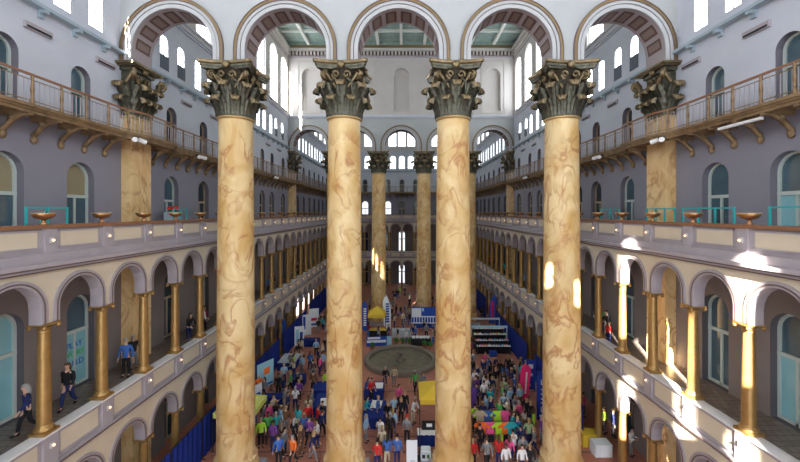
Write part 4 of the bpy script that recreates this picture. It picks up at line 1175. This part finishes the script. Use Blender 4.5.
        if nm == 'hat':
            b.ball((0, hd[1]-.10, hd[2]+.045), (.07, .07, .012), 'hair_brown', 10, 4)
        hairs[nm] = b.mesh('hair')
    fc = MB()
    for s in (-1, 1): fc.ball((s*.032, hd[1]-.088, hd[2]-.005), (.014, .010, .008), 'black', 6, 4); fc.box(s*.032-.018, s*.032+.018, hd[1]-.096, hd[1]-.085, hd[2]+.018, hd[2]+.024, 'hair_brown')
    fc.box(-.022, .022, hd[1]-.085, hd[1]-.072, hd[2]-.062, hd[2]-.053, 'cloth_maroon')
    for m_ in (body, jacket, trousers): m_.materials.clear(); m_.materials.append(MAT['skin'])
    return dict(body=body, jacket=jacket, trousers=trousers, shoes=shoes, hair=hairs, face=fc.mesh('face'))
ST = ((-.10, 0, .48), (-.11, .01, .09)), ((.10, 0, .48), (.11, .01, .09))
POSES = {
 'standing': make_pose((((-.25, .02, 1.12), (-.27, -.04, .87)), ((.25, .02, 1.12), (.27, -.05, .87))), ST),
 'walking': make_pose((((-.24, .12, 1.14), (-.26, .12, .90)), ((.24, -.10, 1.14), (.25, -.26, .95))), (((-.09, -.16, .50), (-.09, -.22, .10)), ((.09, .05, .48), (.09, .32, .16))), .03),
 'standing with both hands raised in front': make_pose((((-.24, -.04, 1.14), (-.12, -.27, 1.17)), ((.24, -.04, 1.14), (.12, -.27, 1.20))), ST, .02),
 'standing with one hand raised': make_pose((((-.25, .02, 1.12), (-.26, -.02, .87)), ((.26, -.10, 1.20), (.20, -.30, 1.34))), (((-.12, 0, .48), (-.15, .01, .09)), ((.10, -.03, .48), (.12, 0, .09)))),
 'leaning forward': make_pose((((-.24, -.18, 1.12), (-.20, -.38, 1.0)), ((.24, -.18, 1.12), (.18, -.40, .98))), ST, .14),
}
PN = list(POSES); used = set(); placed = []; NP = 0
HAIRC = {'dark-haired': 'hair_black', 'brown-haired': 'hair_brown', 'blond': 'hair_blond', 'grey-haired': 'hair_grey'}
def person(x, y, z, where, top=None, bottom=None, pose=None, rz=None, hat=None, grp='expo visitors', child=False, tries=60, hc=None):
    global NP
    for t in range(tries):
        tp = top or random.choices(list(TOPS), [14, 11, 8, 6, 3, 4, 2, 2, 1.5, .8, .8, 1, 3, 4, 3, 1, 2, .6])[0]
        bt = bottom or random.choices(['black', 'navy', 'grey', 'blue', 'beige', 'brown'], [5, 5, 2, 3, 1, 1])[0]
        ps = pose or random.choices(PN, [5, 4, 3, 2, 2])[0]
        hr = hc or random.choice(list(HAIRC)); 
        tb_, bb_ = f'{tp} top', f'{bt} trousers'
        lab = f'{hr} person in {tb_} and {bb_} {ps} {where}' if not hat else f'person in a {hat} hat, {tb_} and {bb_} {ps} {where}'
        if len(lab.split()) > 16: lab = lab.replace('standing with both hands raised in front', 'hands up front').replace('standing with one hand raised', 'one hand raised')
        if len(lab.split()) > 16: lab = lab.replace(' and '+bb_, '')
        if len(lab.split()) > 16: lab = lab.replace(hr+' ', '')
        if len(lab.split()) > 16: lab = lab.replace(' small child', ' child').replace('standing ', '')
        if len(lab.split()) > 16: lab = ' '.join(lab.split()[:16])
        if lab not in used: break
    used.add(lab)
    P = POSES[ps]; s = (.72 if child else random.uniform(.95, 1.06))
    rz = random.uniform(0, 2*PI) if rz is None else rz
    o = link('person', P['body'], None, (x, y, z), rz); o.scale = (s*1.04, s*1.04, s)
    tag(o, lab, 'person', grp)
    sk = 'skin_dark' if random.random() < .22 else 'skin'
    o.material_slots[0].link = 'OBJECT'; o.material_slots[0].material = MAT[sk]
    def part(nm, me, m):
        c = link(nm, me, o)
        if m: c.material_slots[0].link = 'OBJECT'; c.material_slots[0].material = MAT[m]
    part('jacket' if random.random() < .5 else 'shirt', P['jacket'], 'cloth_'+tp.replace(' ', '_')); part('trousers', P['trousers'], 'cloth_'+bt)
    if y < 34:
        for q in P['shoes']: part('shoe', q, None)
    part('hat' if hat else 'hair', P['hair']['hat' if hat else random.choice(['short', 'long', 'short'])], 'cloth_'+hat if hat else HAIRC[hr])
    if y < 26: part('face', P['face'], None)
    placed.append((x, y)); NP += 1
    return o
def pp(px, py, where, top=None, bottom=None, pose=None, rz=None, **k):
    x, y = fl(px, py); return person(x, y, 0, where, top, bottom, pose, rz, **k)
# galleries
G = 'people in the galleries'
def gp(s, y, where, top, bottom, pose, rz, dx=0, z=6.5, **k): return person(s*(13.25+dx), y, z, where, top, bottom, pose, rz, grp=G, **k)
gp(-1, 13.0, 'in the left gallery at the picture edge', 'navy', 'black', 'walking', -.5, -.1, hc='grey-haired')
gp(-1, 14.7, 'in the left gallery between the first two columns', 'black', 'navy', 'walking', .2, 0, hc='brown-haired')
gp(-1, 17.5, 'in the left gallery in front of the pilaster', 'blue', 'black', 'standing', .3, -.2, hc='grey-haired')
gp(-1, 18.4, 'in the left gallery behind the pair at the pilaster', 'black', 'grey', 'standing', .8, .1, hc='grey-haired')
gp(-1, 17.9, 'in the left gallery, small child beside the blue top', 'pink', 'navy', 'standing', .2, -.75, child=True, hc='dark-haired')
gp(-1, 22.3, 'in the left gallery beyond the pilaster', 'black', 'navy', 'leaning forward', 1.2, -.4, hc='brown-haired')
gp(-1, 23.4, 'in the left gallery beyond the pilaster', 'white', 'navy', 'standing', 1.2, -.55, hc='grey-haired')
gp(-1, 24.1, 'in the left gallery beyond the pilaster', 'maroon', 'black', 'standing', 1.2, -.35, hc='dark-haired')
gp(-1, 26.2, 'in the left gallery just behind the outer column', 'navy', 'black', 'leaning forward', 1.2, -.4, hc='dark-haired')
for y_, t_ in ((35.3, 'blue'), (36.4, 'black'), (38.6, 'white'), (41.2, 'navy'), (44.9, 'black'), (51, 'light blue')):
    gp(-1, y_, 'far along the left middle gallery', t_, 'black', 'standing', 1.3, -.5)
gp(1, 23.4, 'in the right gallery by the third column', 'green', 'navy', 'standing', 2.6, -.35, hc='dark-haired')
gp(1, 22.6, 'in the right gallery by the third column', 'black', 'black', 'leaning forward', -1.2, -.3, hc='dark-haired')
gp(1, 22.0, 'in the right gallery, small child at the sill', 'red', 'navy', 'standing', -1.2, -.6, child=True, hc='blond')
gp(1, 27.6, 'in the right gallery behind the outer column', 'navy', 'black', 'standing', -1.2, -.5)
for y_, t_ in ((38.0, 'light blue'), (45.3, 'teal'), (52.5, 'red')): gp(1, y_, 'far along the right middle gallery', t_, 'black', 'standing', -1.3, -.5)
# hand-placed foreground
LA = 'near the lime canopy'; AI = 'in the left aisle'; CT = 'by the centre blue tables'; BO = 'at the bottom right of the hall'; RC = 'by the sportswear racks'
for a in [
 (261, 447, LA, 'lime', 'black', 'standing', .3), (268, 441, LA, 'green', 'black', 'walking', .4), (273, 451, LA, 'purple', 'navy', 'standing', 2.8), (262, 430, LA, 'grey', 'black', 'leaning forward', 1.9),
 (269, 430, LA, 'pink', 'navy', 'standing', 1.2), (276, 438, LA, 'teal', 'navy', 'standing', .7), (281, 432, LA, 'light blue', 'beige', 'standing', 2.2), (286, 433, LA, 'brown', 'grey', 'standing', .2),
 (294, 447, AI, 'black', 'black', 'walking', 3.0), (298, 431, AI, 'teal', 'beige', 'walking', 2.9), (288, 416, AI, 'navy', 'black', 'standing', 1.5), (301, 397, AI, 'black', 'navy', 'walking', 0), (313, 393, AI, 'brown', 'black', 'walking', 3.1),
 (309, 446, AI, 'purple', 'black', 'walking', 3.0), (318, 447, AI, 'white', 'navy', 'standing with both hands raised in front', -1.2), (312, 412, AI, 'grey', 'beige', 'standing', 1.6), (326, 391, AI, 'lime', 'navy', 'standing', .6),
 (259, 398, 'behind the lime canopy', 'orange', 'black', 'standing', .5), (325, 354, AI, 'black', 'navy', 'standing', .6), (310, 371, AI, 'blue', 'navy', 'walking', 3.1), (318, 367, AI, 'navy', 'black', 'standing', 2.1), (323, 371, AI, 'light blue', 'navy', 'standing', 3.0),
 (302, 375, AI, 'light blue', 'grey', 'standing', -.6), (294, 372, AI, 'lime', 'navy', 'standing', 2.0), (322, 437, AI, 'navy', 'black', 'walking', 3.0), (308, 430, AI, 'red', 'navy', 'standing', .4),
 (388, 426, CT, 'black', 'black', 'walking', 0), (394, 420, CT, 'light blue', 'navy', 'walking', .2), (401, 424, CT, 'black', 'black', 'standing', -.4), (405, 417, CT, 'black', 'navy', 'walking', 2.9), (413, 424, CT, 'white', 'beige', 'leaning forward', .9),
 (390, 442, CT, 'black', 'black', 'walking', 3.1), (380, 445, CT, 'white', 'black', 'walking', 3.0), (382, 456, CT, 'beige', 'brown', 'walking', 3.1), (377, 470, CT, 'red', 'navy', 'walking', 3.1), (387, 466, CT, 'blue', 'beige', 'walking', 3.0),
 (397, 466, CT, 'blue', 'navy', 'walking', 3.1), (378, 421, CT, 'blue', 'navy', 'standing', 1.3), (367, 399, CT, 'blue', 'black', 'leaning forward', 1.4), (371, 401, CT, 'red', 'black', 'leaning forward', .5), (365, 422, CT, 'teal', 'navy', 'leaning forward', 1.5), (393, 436, CT, 'light blue', 'blue', 'walking', 3.0),
 (366, 442, CT, 'light blue', 'grey', 'standing', 1.2), (399, 408, CT, 'pink', 'black', 'standing', .7), (423, 394, 'behind the yellow canopy at the right', 'grey', 'black', 'standing', .3), (415, 393, 'behind the yellow canopy at the right', 'green', 'black', 'walking', .3),
 (385, 386, 'on the brick floor before the basin', 'black', 'navy', 'leaning forward', .3), (394, 386, 'on the brick floor before the basin', 'beige', 'grey', 'standing', .1),
 (484, 404, RC, 'white', 'navy', 'standing', 2.9), (492, 398, RC, 'navy', 'blue', 'standing', .1), (473, 468, RC, 'red', 'black', 'standing', .1), (487, 470, RC, 'grey', 'black', 'walking', 3.1), (499, 468, RC, 'red', 'navy', 'walking', 2.8), (506, 475, RC, 'white', 'grey', 'standing', .3),
 (522, 475, BO, 'white', 'navy', 'standing', .1), (530, 475, BO, 'black', 'black', 'standing', -.2), (529, 448, BO, 'pale green', 'navy', 'walking', 3.0), (517, 444, BO, 'blue', 'navy', 'walking', .4), (519, 427, BO, 'pink', 'grey', 'standing', .3), (513, 440, BO, 'teal', 'black', 'standing', 1.0),
 (541, 443, BO, 'purple', 'white', 'standing', 1.3) if False else (541, 443, BO, 'purple', 'grey', 'standing', 1.3), (547, 452, BO, 'green', 'navy', 'standing', .9), (480, 452, RC, 'black', 'black', 'walking', 3.0), (475, 432, RC, 'lime', 'black', 'standing', 2.9), (544, 428, BO, 'pink', 'navy', 'leaning forward', .6),
 (485, 370, 'in the right aisle before the shoe booth', 'pink', 'black', 'walking', .4), (473, 371, 'in the right aisle before the shoe booth', 'grey', 'navy', 'walking', 3.0), (477, 386, 'in the right aisle before the shoe booth', 'navy', 'brown', 'standing', .3),
 (500, 380, 'in the right aisle before the shoe booth', 'black', 'black', 'standing', .2), (508, 376, 'in the right aisle before the shoe booth', 'black', 'navy', 'standing', 2.6), (471, 358, 'in the right aisle before the shoe booth', 'red', 'navy', 'standing', 1.0),
 (631, 456, 'under the right ground-floor arcade', 'white', 'grey', 'standing with both hands raised in front', .6), (604, 433, 'under the right ground-floor arcade', 'lime', 'black', 'standing', .6), (613, 437, 'under the right ground-floor arcade', 'navy', 'black', 'standing', 1.2), (583, 417, 'under the right ground-floor arcade', 'pink', 'navy', 'standing', .6)]:
    pp(*a)
pp(407, 444, CT, 'grey', 'black', 'standing', 2.9, hat='red')
# crowds, denser regions of the hall
def crowd(n, x0, x1, y0, y1, where, gap=.55):
    k = 0; tries = 0
    while k < n and tries < n*60:
        tries += 1; x = random.uniform(x0, x1); y = random.uniform(y0, y1)
        if any((x-a)**2+(y-b_)**2 < gap*gap for a, b_ in placed): continue
        if math.hypot(x, y-34.9) < 3.8: continue
        if any(abs(x-cx_) < 1.7 and abs(y-cy_) < 1.7 for cx_ in (-8.775, -2.925, 2.925, 8.775) for cy_ in (Y1, Y2)): continue
        if any(abs(x-o_.location.x) < (1.7 if 'tent' in o_.name or 'booth' in o_.name else 1.0) and abs(y-o_.location.y) < (1.5 if 'tent' in o_.name else .8) for o_ in TB): continue
        person(x, y, 0, where); k += 1
TB = [o for o in sc.objects if o.parent is None and o.name.split('.')[0] in ('table', 'clothes_rack', 'machine_cart', 'magenta_banner', 'booth_frame', 'banner', 'signboard', 'feather_flag', 'canopy_tent')]
crowd(46, 4.8, 10.8, 24.6, 32.5, 'in the dense crowd left of the dark banners')
crowd(10, 5.5, 9.0, 20.5, 24.5, 'in the lower right crowd')
crowd(16, -10.8, -7.2, 24.5, 31, 'among the left tables')
crowd(12, -10.5, -6.0, 31, 38, 'in the left aisle beyond the tables')
crowd(22, -10.5, -5.5, 40, 54, 'far down the left aisle')
crowd(8, 6.2, 7.6, 36, 46, 'beside the shoe booth')
crowd(14, 5, 11, 44, 56, 'far down the right aisle')
crowd(12, -5, 4.8, 39.6, 43, 'behind the fountain')
crowd(34, -5.0, 5.0, 49.5, 66, 'in the far court')
crowd(12, -1.8, 1.8, 44, 50, 'between the far inner columns')
crowd(10, -8, -4.3, 20.6, 25.0, 'beside the inner left column')
print('people', NP)

# ------------------------------------------------------------------ light
sun = bpy.data.lights.new('sun', 'SUN'); sun.energy = 85; sun.angle = .009; sun.color = (1, .93, .82)
so = bpy.data.objects.new('sun', sun); COL.objects.link(so)
so.rotation_euler = Vector((.35, 1, -.5)).to_track_quat('-Z', 'Y').to_euler()
w = bpy.data.worlds.new('world'); sc.world = w; w.use_nodes = True
bg = w.node_tree.nodes['Background']; bg.inputs['Color'].default_value = (.8, .9, 1, 1); bg.inputs['Strength'].default_value = 1.0

cam = bpy.data.cameras.new('camera'); co = bpy.data.objects.new('camera', cam); COL.objects.link(co); sc.camera = co
co.location = (CX, 0, H); co.rotation_euler = (PI/2, 0, 0)
cam.sensor_width = 36; cam.lens = 36*F/800; cam.clip_end = 300
cam.shift_x = (400-403)/800; cam.shift_y = -(231-212)/800
sc.view_settings.view_transform = 'Standard'; sc.view_settings.look = 'None'; sc.view_settings.gamma = 1; sc.view_settings.use_curve_mapping = False
sc.view_settings.exposure = 0.28
cy = sc.cycles
try:
    cy.use_denoising = True; cy.max_bounces = 8; cy.diffuse_bounces = 5; cy.glossy_bounces = 2; cy.transparent_max_bounces = 8
    cy.sample_clamp_indirect = 6; cy.use_light_tree = True
except Exception as ex: print(ex)
